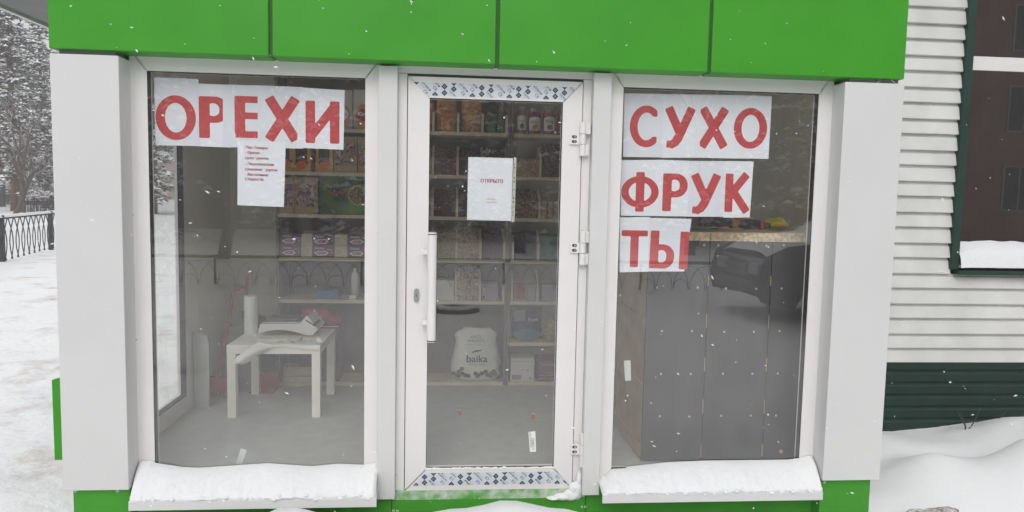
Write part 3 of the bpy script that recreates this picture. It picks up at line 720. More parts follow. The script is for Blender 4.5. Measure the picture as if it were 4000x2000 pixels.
# tape, stickers on the glass
def strip(quad, y, name, m, label, cat, parent=None):
    c = [P(a, b, y) for a, b in quad]
    o = MB().add(c, [(0, 1, 2, 3)]).add([(p[0], p[1]+.0003, p[2]) for p in c], [(3, 2, 1, 0)]).build(name, m, parent)
    if label: tag(o, label, cat)
    return o
strip([(940, 1752), (964, 1757), (944, 1816), (921, 1812)], GY, 'tape_strip', 'tape', 'short strip of pale tape on the left window above the snow', 'tape')
strip([(2437, 1409), (2463, 1408), (2465, 1487), (2442, 1488)], GY, 'tape_strip', 'tape', 'upright strip of pale tape on the right window beside the counter panels', 'tape')
bs = strip([(2064, 1687), (2091, 1684), (2094, 1764), (2070, 1766)], -0.0045, 'barcode_sticker', 'print_white', 'white barcode sticker reading 7300/1/1 on the door glass', 'sticker')
q = MB(); p = P(2077, 1711, -.005); q.flat(text('7300/1/1'), p[0], p[2], -0.005, 0.017, ang=-math.pi/2+.05)
for i in range(9): p = P(2068.5+i*.1, 1689+i*2.0, -.005); q.box(p[0], p[0]+.006, -.0051, -.005, p[2]-.0008, p[2])
for i in range(3): p = P(2072+i*2.2, 1708, -.005); q.box(p[0], p[0]+.0008, -.0051, -.005, p[2]-.05, p[2]-.0)
q.build('printed_text', 'print_black', bs)
for (x, y), s_, lab in (((1797, 1612), 8, 'tiny red sticker on the door glass below the nut sack'), ((2083, 1628), 8, 'tiny red sticker on the door glass above the barcode sticker')):
    a = strip([(x-7, y-8), (x+6, y-8), (x+7, y+8), (x-5, y+9)], -0.0045, 'red_sticker', mat('faded_red', (.34, .11, .09), .6, .4, 200), lab, 'sticker')
    strip([(x-7, y-14), (x+7, y-14), (x+7, y-9.5), (x-7, y-9.5)], -0.0045, 'sticker_tab', 'print_grey', None, None, a)
strip([(3041, 1766), (3050, 1753), (3060, 1763), (3052, 1772)], GY, 'red_sticker', 'rust_pink', 'small faded pink sticker low on the right window', 'sticker')

# ------------------------------------------------------------------ interior: table and what stands on it
tx0, tx1, ty0, ty1, fz = -1.338, -0.79, 0.975, 1.525, 0.05
tb = thing('side_table', 'square white low table with thick legs', 'table', ((tx0+tx1)/2, (ty0+ty1)/2, fz))
MB().box(tx0, tx1, ty0, ty1, 0.44, 0.493).build('table_top', 'lack_white', tb, bev=0.002)
for x in (tx0+.001, tx1-.051):
    for y in (ty0+.001, ty1-.051): MB().box(x, x+.05, y, y+.05, fz, 0.4402).build('leg', 'lack_white', tb, bev=0.002)
rp = P(973, 1312, 1.30); rz = 0.493
rp = PG(974, 1308, rz)
q = MB().lathe([(0.014, 0), (.042, 0), (.043, .004), (.043, .243), (.041, .248), (.015, .248), (.014, .2), (.014, 0)], (rp[0], rp[1]+.04, rz), 28)
tag(q.build('bag_roll', 'plastic_white', smooth=True), 'upright white roll of plastic bags on the table', 'bag roll')
sc_ = thing('shop_scale', 'white electronic shop scale with tilted display on the table', 'scale', (-1.0, 1.33, rz))
def T8(x, y): return (800+x/1.982, 1050+y/1.982)
sy = 1.22
pr = [P(*T8(a, b), sy) for a, b in ((412, 500), (432, 430), (735, 430), (790, 368), (798, 375), (870, 470), (832, 512), (780, 512), (720, 490), (640, 472), (560, 468), (480, 478), (420, 497))]
MB().prism([(p[0], p[2]) for p in pr], sy, sy+0.24).build('housing', 'plastic_white', sc_, bev=0.003)
a = P(*T8(440, 428), sy); b = P(*T8(735, 405), sy)
MB().box(a[0], b[0], sy+.005, sy+.235, a[2]+.001, a[2]+.012).build('weighing_plate', 'grey_metal', sc_, bev=0.003)
MB().box(a[0]+.02, b[0]-.02, sy+.03, sy+.2, a[2]+.0122, a[2]+.03).build('plate_cover', 'dark_steel', sc_, bev=0.004)
c1 = P(*T8(782, 398), sy); c2 = P(*T8(852, 440), sy)
MB().prism([(c1[0]-.004, c1[2]), (c1[0], c1[2]+.005), (c2[0]+.004, c2[2]), (c2[0], c2[2]-.006)], sy-.003, sy+.2).build('display', 'plastic_dark', sc_)
# small carton under the scale edge
a = P(*T8(402, 528), 1.09); b = P(*T8(735, 500), 1.09)
tag(MB().box(a[0], b[0], 1.09, 1.17, rz, rz+.016).build('flat_carton', 'carton_white', bev=.001), 'flat white carton lying in front of the scale', 'carton')
# plastic bag draped over the front edge
q = MB()
def bagsheet(u, v):
    x = -1.16+0.36*u; y = 1.09-0.125*v
    z = rz+0.003+0.006*n2(x, y, 18, 2)+0.01*math.sin(u*5)*v
    if v > 0.85: z -= (v-.85)*.12
    return x, y, max(z, rz+.001) if v < .85 else z
q.grid(bagsheet, 26, 10)
FU = [(1012, 1336), (990, 1346), (962, 1366), (938, 1384), (924, 1394), (922, 1402)]; FL = [(1075, 1352), (1045, 1362), (1008, 1388), (980, 1410), (952, 1421), (930, 1415)]
def flap(u, v):                                  # the end hanging past the front edge, curling over
    k = [i/5 for i in range(6)]
    pu = (np.interp(u, k, [a for a, b in FU]), np.interp(u, k, [b for a, b in FU])); pl = (np.interp(u, k, [a for a, b in FL]), np.interp(u, k, [b for a, b in FL]))
    p = P(pu[0]+(pl[0]-pu[0])*v, pu[1]+(pl[1]-pu[1])*v, .962)
    return p[0], .962-.035*math.sin(v*3.14)*(.3+u)-.02*u+.008*math.sin(u*9+v*3), p[2]
q.grid(flap, 24, 12)
def knot(u, v): return -0.80+0.022*math.cos(v*6.28)*math.sin(u*3.14)+.01*u, 0.99+0.02*math.sin(v*6.28)*math.sin(u*3.14), rz+.002+0.045*(1-u)*(1+.2*n2(u, v, 5))
q.grid(knot, 8, 10)
pb = tag(q.build('plastic_bag', 'plastic_white', smooth=True), 'crumpled white plastic bag hanging over the front edge of the table', 'plastic bag')
q = MB()
for i in range(22):
    x = -1.06+0.2*random.random(); y = 0.985+.08*random.random(); w = .008+.02*random.random()
    q.add([(x, y, rz+.016), (x+w, y-.002, rz+.016), (x+w, y+.005, rz+.0165), (x, y+.006, rz+.0165)], [(0, 1, 2, 3)])
q.build('printed_text', 'print_navy', pb)
# leaning boards, broom set, dark bag at the back left
lb = MB().prism([(-1.61, .05), (-1.52, .05), (-1.515, .44), (-1.525, .50), (-1.60, .535), (-1.612, .53)], 1.20, 1.225).build('leaning_board', mat('foam_grey', (.45, .46, .43), .8, .08, 6))
lb.rotation_euler = (0, 0, 0.0); tag(lb, 'pale grey foam board standing at the left wall below the side window', 'board')
lb2 = MB().prism([(-1.57, .05), (-1.36, .05), (-1.33, .52), (-1.50, .50)], 1.56, 1.58).build('cardboard_sheet', 'grey_soffit'); tag(lb2, 'grey cardboard sheet standing behind the table', 'cardboard')
q = MB()
def bag0(u, v): 
    a = u*2*math.pi; r = math.sin(v*math.pi)**.6
    return -1.36+.13*r*math.cos(a)*(1+.15*n2(u*6, v*4, 1, 4)), 1.72+.10*r*math.sin(a), .05+.52*v**.8
q.grid(bag0, 20, 12); q.tube([(-1.45, 1.68, .5), (-1.44, 1.66, .58), (-1.40, 1.66, .60), (-1.37, 1.67, .52)], .008, 6)
tag(q.build('dark_bag', 'plastic_dark', smooth=True), 'dark bag with handles behind the white table', 'bag')
br = thing('broom', 'red plastic broom with long handle leaning at the back left', 'broom', (-1.5, 1.5, .05))
a = P(*T8(100, 850), 1.45); b = P(*T8(228, 160), 1.66)
MB().tube([(a[0], 1.45, a[2]), (b[0], 1.66, b[2])], .0125, 8).build('handle', 'plastic_red', br, smooth=True)
MB().prism([(a[0]-.10, .10), (a[0]-.07, a[2]), (a[0]+.07, a[2]), (a[0]+.10, .10)], 1.42, 1.48).build('broom_head', 'plastic_red', br, bev=.01)
q = MB()
for i in range(30): x = a[0]-.1+.2*i/29; q.tube([(x, 1.43+.04*(i % 2), .11), (x+.01*random.uniform(-1, 1), 1.43+.04*(i % 2), .052)], .004, 4)
q.build('bristles', 'plastic_red', br)['kind'] = 'stuff'
dp = thing('dustpan', 'red long-handled dustpan standing beside the broom', 'dustpan', (-1.25, 1.6, .05))
p1, p2, p3 = P(*T8(300, 520), 1.6), P(*T8(328, 40), 1.62), P(*T8(240, 160), 1.62)
MB().tube([(p1[0], 1.6, .12), (p2[0], 1.62, p2[2])], .011, 8).build('handle', 'plastic_red', dp, smooth=True)
p4 = P(*T8(330, 148), 1.615)
MB().tube([(b[0], 1.655, b[2]), (b[0]+.035, 1.64, b[2]+.002), (b[0]+.06, 1.63, p4[2]), (p4[0], 1.617, p4[2]+.004)], .010, 6).build('clip_arm', 'plastic_red', dp, smooth=True)
MB().prism_x([(1.50, .052), (1.66, .052), (1.66, .16), (1.645, .16), (1.645, .064), (1.50, .056)], -1.36, -1.20).build('pan', 'plastic_red', dp, bev=.003)

# ------------------------------------------------------------------ shelving
SY, BY = 1.70, 1.995                              # shelf front, back
ROWS = [1.855, 1.554, 1.262, 0.962, 0.664, 0.075]  # top faces of the boards
BT = 0.024
u1 = thing('shelving_unit', 'tall shop shelving with birch boards and nut bins, wider unit behind the table', 'shelves', (-0.42, 1.85, .05))
u2 = thing('shelving_unit', 'tall shop shelving with birch boards, narrow unit holding jars and the prune bag', 'shelves', (0.75, 1.85, .05))
def boards(u, x0, x1, rows):
    for i, z in enumerate(rows): MB().box(x0+.0185, x1-.0185, SY, BY-.012, z-BT, z).build('shelf_board', 'birch', u, bev=.001)
    for x in (x0, x1-.018): MB().box(x, x+.018, SY+.004, BY-.012, .05, 2.35).build('side_panel', 'brown_board', u)
boards(u1, -1.225, 0.388, ROWS); boards(u2, 0.392, 1.05, ROWS[:5]+[0.365, 0.075])
MB().box(-1.206, 0.369, BY-.011, BY-.005, .05, 2.35).build('back_panel', 'brown_board', u1)
MB().box(0.411, 1.031, BY-.011, BY-.005, .05, 2.35).build('back_panel', 'inner_wall', u2)
DX = [0.361, 0.193, 0.022, -0.150, -0.322]
def divider(u, x, z, hi):
    pts = [(SY+.001, z+.0005), (BY-.02, z+.0005), (BY-.02, z+hi), (SY+.13, z+hi), (SY+.001, z+.125)]
    MB().prism_x(pts, x-.008, x+.008).build('divider', 'birch', u)
for i, z in enumerate(ROWS[:5]):
    for x in DX: divider(u1, x, z, .21 if i else .15)
for i, z in enumerate(ROWS[1:5]):
    for x in ((0.423, 0.607, 0.80) if i >= 2 else (0.607, 0.80)): divider(u2, x, z, .21)

def pile(x0, x1, z0, hf, hb, cols, size, label, cat='nuts', flat=0.75, disc=False):
    """a loose heap of small pieces in a bin, level behind the clear front and rising to the back"""
    q = MB(); rs = random.Random(sum(map(ord, label)))
    def nug(x, y, z, s):
        nv = []; 
        a = rs.random()*6.28; t = rs.uniform(-.7, .7)
        for vx, vy, vz in ((1, 0, 0), (-1, 0, 0), (0, 1, 0), (0, -1, 0), (0, 0, 1), (0, 0, -1), (.65, .0, .6), (-.65, 0, -.6)):
            px, pz = vx*1.25, vz*flat
            X = px*math.cos(t)-pz*math.sin(t); Z = px*math.sin(t)+pz*math.cos(t)
            Xr = X*math.cos(a)-vy*math.sin(a); Yr = X*math.sin(a)+vy*math.cos(a)
            nv.append((x+Xr*s, y+Yr*s, z+Z*s))
        q.add(nv, [(0, 2, 6), (6, 2, 4), (4, 2, 1), (1, 2, 7), (7, 2, 5), (5, 2, 0), (0, 6, 3), (6, 4, 3), (4, 1, 3), (1, 7, 3), (7, 5, 3), (5, 0, 3)], rs.randrange(len(cols)))
    nx = max(4, int((x1-x0)/(size*1.75)))
    nz = max(3, int(hf/(size*1.35)))
    for i in range(nx):
        for j in range(nz):
            nug(x0+(x1-x0)*(i+.5)/nx+rs.uniform(-.4, .4)*size, SY+.012+rs.uniform(0, .6)*size, z0+size*.7+(hf-size)*j/(nz-1)+rs.uniform(-.3, .3)*size, size*rs.uniform(.85, 1.15))
    ns = max(4, int(.20/(size*1.7)))
    for i in range(nx):
        for j in range(ns):
            t = j/(ns-1); nug(x0+(x1-x0)*(i+.5)/nx+rs.uniform(-.4, .4)*size, SY+.02+t*.2, z0+hf+(hb-hf)*t**.8+rs.uniform(-.3, .3)*size, size*rs.uniform(.85, 1.15))
    q.box(x0+.001, x1-.001, SY+.02, SY+.22, z0+.0005, z0+hf-size, 0)
    return tag(q.build('nut_heap', cols), label, cat, 'loose goods in the shelf bins', 'stuff')
NUT = {}
def nut(k, c): mat(k, c, 0.55, 0.2, 60); return k
al = [nut('almond1', (.17, .09, .04)), nut('almond2', (.24, .14, .07)), nut('almond3', (.11, .055, .03))]
wal = [nut('walnut1', (.46, .29, .09)), nut('walnut2', (.36, .20, .06))]
dat = [nut('date1', (.075, .03, .022)), nut('date2', (.11, .05, .035))]
pea = [nut('peanut1', (.48, .36, .20)), nut('peanut2', (.38, .27, .14)), nut('peanut3', (.55, .43, .26))]
cas = [nut('cashew1', (.50, .40, .20)), nut('cashew2', (.42, .32, .15))]
red = [nut('raisin1', (.10, .028, .018)), nut('raisin2', (.15, .05, .028))]
mix = [nut('mix1', (.30, .20, .10)), nut('mix2', (.10, .045, .03)), nut('mix3', (.42, .31, .19)), nut('mix4', (.06, .035, .025))]
pis = [nut('pista1', (.40, .36, .15)), nut('pista2', (.32, .28, .11)), nut('pista3', (.48, .42, .22))]
cran = [nut('cran1', (.14, .02, .03)), nut('cran2', (.09, .015, .02))]
fig = [nut('fig1', (.52, .42, .26)), nut('fig2', (.44, .33, .20))]
brn = [nut('choc1', (.12, .055, .035)), nut('choc2', (.16, .075, .05))]
B = lambda i: (DX[i+1]+.009, DX[i]-.009)
r = ROWS
pile(*B(3), r[1], .13, .19, wal, .011, 'heap of yellow walnut halves in a bin beside the almonds')
pile(*B(2), r[1], .14, .21, al, .0085, 'heap of brown almonds in a shelf bin')
pile(*B(1), r[1], .12, .2, dat, .012, 'heap of dark dates in a bin partly behind the open sign')
pile(*B(0), r[1], .13, .2, mix, .012, 'heap of mixed brown dried fruit above the open sign')
pile(*B(3), r[2], .13, .19, cas, .010, 'heap of pale cashews in a bin beside the red raisins')
pile(*B(2), r[2], .12, .19, red, .008, 'heap of dark red-brown raisins in a shelf bin')
pile(*B(1), r[2], .12, .19, dat, .009, 'heap of blackish raisins in a bin behind the open sign')
pile(*B(0), r[2], .12, .19, al, .010, 'heap of hazelnuts in a bin wholly behind the ОТКРЫТО sign') if False else None
pile(*B(3), r[3], .13, .18, pis, .008, 'heap of pistachios in the bin behind the door handle')
pile(*B(2), r[3], .14, .20, pis, .008, 'heap of yellow-green pistachios next to the dark red cranberries') 
pile(*B(1), r[3], .16, .23, pis, .0085, 'tall heap of shelled pistachios in a lower bin') if False else None
pile(*B(1), r[3], .15, .22, pea, .0085, 'tall heap of pale yellow nuts beside the cranberries')
pile(*B(0), r[3], .12, .19, cran, .008, 'heap of dark red cranberries in a shelf bin')
pile(*B(1), r[4], .15, .22, fig, .014, 'heap of pale dried figs in the lowest row of bins')
x2 = [0.412, 0.598, 0.616, 0.791]
pile(x2[0], x2[1], r[1], .115, .13, pea, .010, 'heap of pale pistachio shells below the jars')
pile(x2[2], x2[3], r[1], .13, .24, brn, .016, 'heap of brown chocolate lumps beside the pale nuts')
pile(x2[0], x2[1], r[2], .13, .2, mix, .011, 'heap of mixed nuts beside the dried banana rounds')
# dried rounds standing on edge
q = MB(); rs = random.Random(4)
for i in range(4):
    for j in range(3):
        cx, cz = x2[2]+.024+i*.046, r[2]+.022+j*.043
        q.prism([(cx+.021*math.cos(a), cz+.021*math.sin(a)) for a in np.linspace(0, 2*math.pi, 13)[:-1]], SY+.006+rs.random()*.006, SY+.05, (i+j) % 2)
        q.prism([(cx+.014*math.cos(a), cz+.014*math.sin(a)) for a in np.linspace(0, 2*math.pi, 11)[:-1]], SY+.003+rs.random()*.002, SY+.012, (i+j+1) % 2)
tag(q.build('dried_rounds', fig), 'neat stack of dried yellow fig rounds in a shelf bin', 'dried fruit', 'loose goods in the shelf bins', 'stuff')

# bags, jars and boxes on the shelves ------------------------------------------------------------
def pouch(name, mats, label, cat, x0, x1, z0, z1, y, depth, group=None, wav=.1, seed=0, crimp=.06):
    q = MB(); cx = (x0+x1)/2; hw = (x1-x0)/2
    def side(sg):
        def fn(u, v):
            a = 2*u-1; w = hw*(1-.10*(v**3)*0+0.04*n2(v*3, seed, 1.5, seed)+.0)
            bul = (1-abs(a)**2.6)*(max(0, math.sin(min(1, (1-v)*1.15)*math.pi/2)))**.8
            d = depth*bul*(1+wav*n2(u*4, v*4, 1.3, seed+2)) 
            zz = z0+(z1-z0)*v+.012*wav*n2(u*3, v*3, 2, seed)
            return cx+a*w, y+sg*d*.5, zz
        return fn
    q.grid(side(-1), 14, 14); q.grid(side(1), 14, 14)
    q.box(cx-hw*.98, cx+hw*.98, y-.002, y+.002, z1-.012, z1, 0)
    o = q.build(name, mats, smooth=True)
    tag(o, label, cat, group)
    return o
def XZ(px0, py0, px1, py1, Y):
    a = P(px0, py1, Y); b = P(px1, py0, Y); return a[0], b[0], a[2], b[2]
def disc2(cx, cz, rx, rz, n=18): return ([(cx+rx*math.cos(a), cz+rz*math.sin(a)) for a in np.linspace(0, 2*math.pi, n+1)[:-1]], [tuple(range(n))])
yp = SY+.06
def king(px0, px1, lab, m, word):
    x0, x1, z0, z1 = XZ(px0, 352, px1, 495, yp); z0 = r[0]
    o = pouch('fruit_pouch', 'wrap', lab, 'pouch', x0, x1, z0, z1, yp, .05, 'fruit pouches on the top shelf', seed=px0)
    q = MB().prism([(x0+.014+(x1-x0-.028)*(.5+.5*math.cos(a)*1.0)*1, z0+.09+.085*math.sin(a)) for a in np.linspace(0, 2*math.pi, 21)[:-1]], yp-.030, yp-.02)
    q.build('fruit_filling', 'mango', o, smooth=False)
    c = ((x0+x1)/2, z0+.10)
    MB().flat(disc2(*c, (x1-x0)*.33, .042), 0, 0, yp-.0312).build('label_patch', m, o)
    w0, w1 = text_w(word); s_ = (x1-x0)*.5/(w1-w0)
    MB().flat(text(word), c[0]-(w0+w1)/2*s_, c[1]-.008, yp-.0318, s_).build('printed_word', 'print_white' if m != 'print_white' else 'print_black', o)
king(1300, 1377, 'clear pouch of orange dried fruit with round white label on the top shelf', 'print_white', 'МАНГО')
king(1380, 1462, 'clear pouch of orange dried fruit with round maroon label on the top shelf', 'print_maroon', 'King')
king(1215, 1296, 'clear pouch of orange dried fruit mostly behind the reversed-N letter sheet', 'print_maroon', 'King')
for px0, px1, lab in ((1703, 1785, 'bulging clear bag of orange dried apricots above the almonds'), (1800, 1883, 'bulging clear bag of orange dried apricots next to the green jars')):
    x0, x1, z0, z1 = XZ(px0, 385, px1, 508, yp)
    o = pouch('apricot_bag', 'apricot', lab, 'bag', x0+.003, x1-.003, r[0], z1+.03, SY+.09, .12, 'bags of dried apricots on the top shelf', .5, seed=px0)
    q = MB(); rs = random.Random(px0)
    for i in range(40):
        cx = x0+.02+(x1-x0-.04)*rs.random(); cz = r[0]+.02+.17*rs.random(); s_ = .012+.008*rs.random(); k = 1-abs((cx-(x0+x1)/2)/((x1-x0)/2))**2.2
        yy = SY+.09-.06*k*.95
        q.lathe([(0, -s_*.6), (s_*.8, -s_*.4), (s_, 0), (s_*.8, s_*.4), (0, s_*.6)], (cx, yy+.006, cz), 7)
    q.build('dried_apricots', 'apricot', o, smooth=True)
x0, x1, z0, z1 = XZ(1672, 400, 1694, 508, yp)
pouch('apricot_bag', 'apricot', 'narrow clear bag of dried apricots at the edge of the door glass', 'bag', x0-.1, x1, r[0], z1, SY+.09, .1, 'bags of dried apricots on the top shelf', .5, seed=5)
def jar(cx, z0, rad, h, body, lid, lab, group, patch=None, word=None, fruit=None, y=None):
    y = y or SY+.06
    t = thing('jar', lab, 'jar', (cx, y, z0), group)
    MB().lathe([(0, 0), (rad*.94, 0), (rad, .006), (rad, h*.74), (rad*.82, h*.84), (rad*.8, h*.86)], (cx, y, z0), 20).build('body', body, t, smooth=True)
    MB().lathe([(rad*.84, h*.85), (rad*.84, h), (0, h)], (cx, y, z0), 20).build('lid', lid, t)
    if patch:
        q = MB(); q.grid(lambda u, v: (cx+(rad+.0012)*math.sin(-1.0+2.0*u), y-(rad+.0012)*math.cos(-1.0+2.0*u), z0+h*(.14+.52*v*(1-.12*abs(2*u-1)**2))), 10, 3)
        p_ = q.build('label_patch', patch, t)
        if fruit: MB().flat(disc2(cx+.002, z0+h*.27, rad*.42, h*.10), 0, 0, y-rad-.004).build('fruit_picture', fruit, t)
        if word:
            w0, w1 = text_w(word); s_ = rad*1.15/(w1-w0)
            MB().flat(text(word), cx-(w0+w1)/2*s_, z0+h*.43, y-rad-.004, s_).build('printed_word', 'print_black', t)
    return t
g_ = 'fruit jars on the narrow top shelf'
for (a, b, c_, lab, pt, wd, fr) in ((2017, 2059, 430, 'jar with a white label showing a green and red guava', 'print_white', 'ГУАВА', 'jar_green'), (2063, 2116, 440, 'jar with a broad white label showing an orange mango', 'print_white', 'МАНГО', 'amber'),
                              (2121, 2172, 438, 'jar with a white label showing dark red fruit', 'print_white', 'King', 'dates'), (2178, 2228, 436, 'jar with a plain red label at the end of the shelf', 'label_red', None, None)):
    x0, x1, z0, z1 = XZ(a, c_, b, 506, SY+.03)
    jar((x0+x1)/2, r[0], (x1-x0)/2, z1-r[0]+.03, 'jar_glass', 'jar_clear', lab, g_, pt, wd, fr)
for (a, b, c_, lab) in ((1894, 1941, 450, 'green jar of preserves in the last bin of the top shelf'), (1945, 1979, 425, 'slim taller green jar next to the bin divider')):
    x0, x1, z0, z1 = XZ(a, c_, b, 508, SY+.03)
    jar((x0+x1)/2, r[0], (x1-x0)/2, z1-r[0]+.02, 'jar_green', 'jar_clear', lab, 'green jars on the top shelf', 'green_box')
# tubs with black labels and candy boxes, second shelf
for a, b, lab in ((1095, 1143, 'amber tub with black label half hidden by the notice'), (1147, 1213, 'amber tub with black label next to the notice'), (1238, 1299, 'amber tub with black label beside the candy boxes')):
    x0, x1, z0, z1 = XZ(a, 560, b, 662, SY+.04)
    t = thing('fruit_tub', lab, 'tub', ((x0+x1)/2, SY+.08, r[1]), 'amber tubs on the second shelf')
    MB().prism([(x0, r[1]), (x1, r[1]), (x1-.004, z1+.03), (x0+.004, z1+.03)], SY+.02, SY+.14).build('body', 'amber', t, bev=.006)
    MB().box(x0+.018, x1-.018, SY+.018, SY+.0195, r[1]+.05, z1+.028).build('label_patch', 'label_black', t)
    MB().flat(disc2((x0+x1)/2, r[1]+.045, .036, .028), 0, 0, SY+.0165).build('fruit_picture', 'plastic_orange', t)
    MB().flat(disc2((x0+x1)/2+.012, r[1]+.068, .034, .016), 0, 0, SY+.0172).build('fruit_picture', 'label_red', t)
    MB().flat(disc2((x0+x1)/2, z1+.006, .016, .013), 0, 0, SY+.017).build('emblem', 'print_grey', t)
    MB().box(x0+.002, x1-.002, SY+.022, SY+.138, z1+.0305, z1+.045).build('lid', 'print_black', t, bev=.003)
def candybox(a, c_, b, d, z0, lab, g, seed):
    x0, x1, _, z1 = XZ(a, c_, b, d, SY+.02)
    t = thing('candy_box', lab, 'box', ((x0+x1)/2, SY+.09, z0), g)
    h = z1-z0
    q = MB().box(x0, x1, SY+.03, SY+.16, z0, z1).box(x0, x1, SY+.015, SY+.03, z0, z0+h*.2).box(x0, x1, SY+.015, SY+.03, z1-h*.17, z1).box(x0, x0+.006, SY+.015, SY+.03, z0+h*.2, z1-h*.17).box(x1-.006, x1, SY+.015, SY+.03, z0+h*.2, z1-h*.17)
    q.build('carton', 'cardboard', t)
    q = MB(); rs = random.Random(seed)
    for i in range(70):
        cx = x0+.014+(x1-x0-.028)*rs.random(); cz = z0+h*.24+h*.56*rs.random(); s_ = .006+.007*rs.random(); an = rs.random()*3
        dx, dz = math.cos(an)*s_*1.6, math.sin(an)*s_*1.6; y0 = SY+.018+.008*rs.random()
        q.add([(cx-dx-dz*.4, y0+.01, cz-dz+dx*.4), (cx+dx-dz*.4, y0+.01, cz+dz+dx*.4), (cx+dx+dz*.4, y0+.01, cz+dz-dx*.4), (cx-dx+dz*.4, y0+.01, cz-dz-dx*.4), (cx, y0, cz)], [(0, 1, 4), (1, 2, 4), (2, 3, 4), (3, 0, 4)], rs.choice((0, 0, 0, 1, 2)))
    q.build('wrapped_candies', ['candy_purple', 'candy_pink', 'candy_silver'], t)
candybox(1305, 535, 1395, 663, r[1], 'cardboard tray box of purple wrapped candies beside the amber tubs', 'candy boxes on the shelves', 1)
candybox(1398, 537, 1488, 665, r[1], 'cardboard tray box of purple wrapped candies cut off by the window frame', 'candy boxes on the shelves', 2)
candybox(1150, 694, 1241, 831, r[2], 'cardboard tray box of pink and purple candies beside the green date box', 'candy boxes on the shelves', 3)
candybox(1085, 694, 1147, 831, r[2], 'narrow tray box of candies at the notice edge', 'candy boxes on the shelves', 4)
x0, x1, z0, z1 = XZ(1250, 678, 1475, 831, SY+.02)
t = thing('date_box', 'large dark green box with a picture of dates and red lettering', 'box', ((x0+x1)/2, SY+.12, r[2]))
MB().box(x0, x1, SY+.02, SY+.22, r[2], z1).build('carton', 'green_box', t, bev=.002)
c = P(1402, 763, SY+.019); q = MB(); rs = random.Random(3)
for i in range(60):
    a = rs.random()*6.28; d = .058*math.sqrt(rs.random()); q.flat(disc2(c[0]+d*math.cos(a)*1.05, c[2]+d*math.sin(a), .011, .008, 8), 0, 0, SY+.0188-.0001*i*.1)
q.build('dates_picture', 'dates', t)
MB().flat(disc2(c[0], c[2], .078, .072), 0, 0, SY+.0195).build('picture_halo', mat('halo_green', (.26, .36, .10), .5), t)
a = P(1278, 760, SY+.0185); b = P(1360, 760, SY+.0185); w0, w1 = text_w('ALAM'); s_ = (b[0]-a[0])/(w1-w0)
MB().flat(text('ALAM'), a[0], a[2], SY+.0185, s_, s_*.9, shear=.1).build('printed_word', 'print_red', t)
# halva boxes, two high, with pale boxes between
for ci, (a, b) in enumerate(((1096, 1175), (1220, 1305), (1358, 1443))):
    for k in (0, 1):
        x0, x1, _, _2 = XZ(a, 900, b, 997, SY+.02); z0 = r[3]+.0815*k; z1 = z0+.081
        pos = ('upper' if k else 'lower')+' purple halva box '+('at the shelf end by the back wall', 'between two pale boxes', 'next to the window frame')[ci]
        t = thing('halva_box', pos, 'box', ((x0+x1)/2, SY+.09, z0), 'purple halva boxes stacked in pairs')
        MB().box(x0, x1, SY+.02, SY+.16, z0, z1).build('carton', 'purple_box', t, bev=.0015)
        w = x1-x0; y = SY+.0192
        MB().add([(x0+w*.06, y, z0+.030), (x0+w*.30, y, z0+.044), (x0+w*.62, y, z0+.046), (x0+w*.76, y, z0+.030), (x0+w*.6, y, z0+.012), (x0+w*.25, y, z0+.012)], [tuple(range(6))]).build('plate_picture', 'print_white', t)
        MB().add([(x0+w*.16, y-.0004, z0+.031), (x0+w*.32, y-.0004, z0+.040), (x0+w*.60, y-.0004, z0+.041), (x0+w*.68, y-.0004, z0+.030), (x0+w*.56, y-.0004, z0+.018), (x0+w*.27, y-.0004, z0+.018)], [tuple(range(6))]).build('halva_picture', 'candy_pink', t)
        w0, w1 = text_w('Халва'); s_ = w*.42/(w1-w0)
        q = MB().flat(text('Халва'), x0+w*.1, z0+.056, y, s_, shear=.15).flat(text('Халва'), x0+w*.1+.0006, z0+.056, y-.0002, s_, shear=.15).flat(disc2(x1-w*.10, z0+.035, .004, .004, 10), 0, 0, y)
        w0, w1 = text_w('Nadin'); q.flat(text('Nadin'), x0+w*.68, z0+.050, y, w*.22/(w1-w0), shear=.15)
        q.build('printed_word', 'print_white', t)
for ci, (a, b) in enumerate(((1176, 1219), (1306, 1357))):
    x0, x1, _, _2 = XZ(a, 900, b, 997, SY+.02)
    for k in (0, 1):
        z0 = r[3]+.0805*k
        t = thing('pale_box', ('upper' if k else 'lower')+' pale beige sweets box '+('with a plain star outline between halva boxes', 'with white zigzag print between halva boxes')[ci], 'box', ((x0+x1)/2, SY+.09, z0), 'pale boxes between the halva boxes')
        MB().box(x0, x1, SY+.024, SY+.16, z0, z0+.080).build('carton', 'beige_box', t, bev=.0015)
        q = MB(); w = x1-x0; zz = z0+.04
        pts = [(x0+w*.1, zz+.025), (x0+w*.45, zz+.025), (x0+w*.5, zz+.014), (x0+w*.72, zz+.012), (x0+w*.62, zz), (x0+w*.72, zz-.012), (x0+w*.5, zz-.014), (x0+w*.45, zz-.025), (x0+w*.1, zz-.025)]
        for i in range(8):
            (ax, az), (bx, bz) = pts[i], pts[i+1]; L = math.hypot(bx-ax, bz-az); nx, nz = -(bz-az)/L*.0012, (bx-ax)/L*.0012
            q.add([(ax-nx, SY+.0232, az-nz), (bx-nx, SY+.0232, bz-nz), (bx+nx, SY+.0232, bz+nz), (ax+nx, SY+.0232, az+nz)], [(0, 1, 2, 3)])
        q.build('star_outline', 'print_white' if ci else 'cardboard', t)
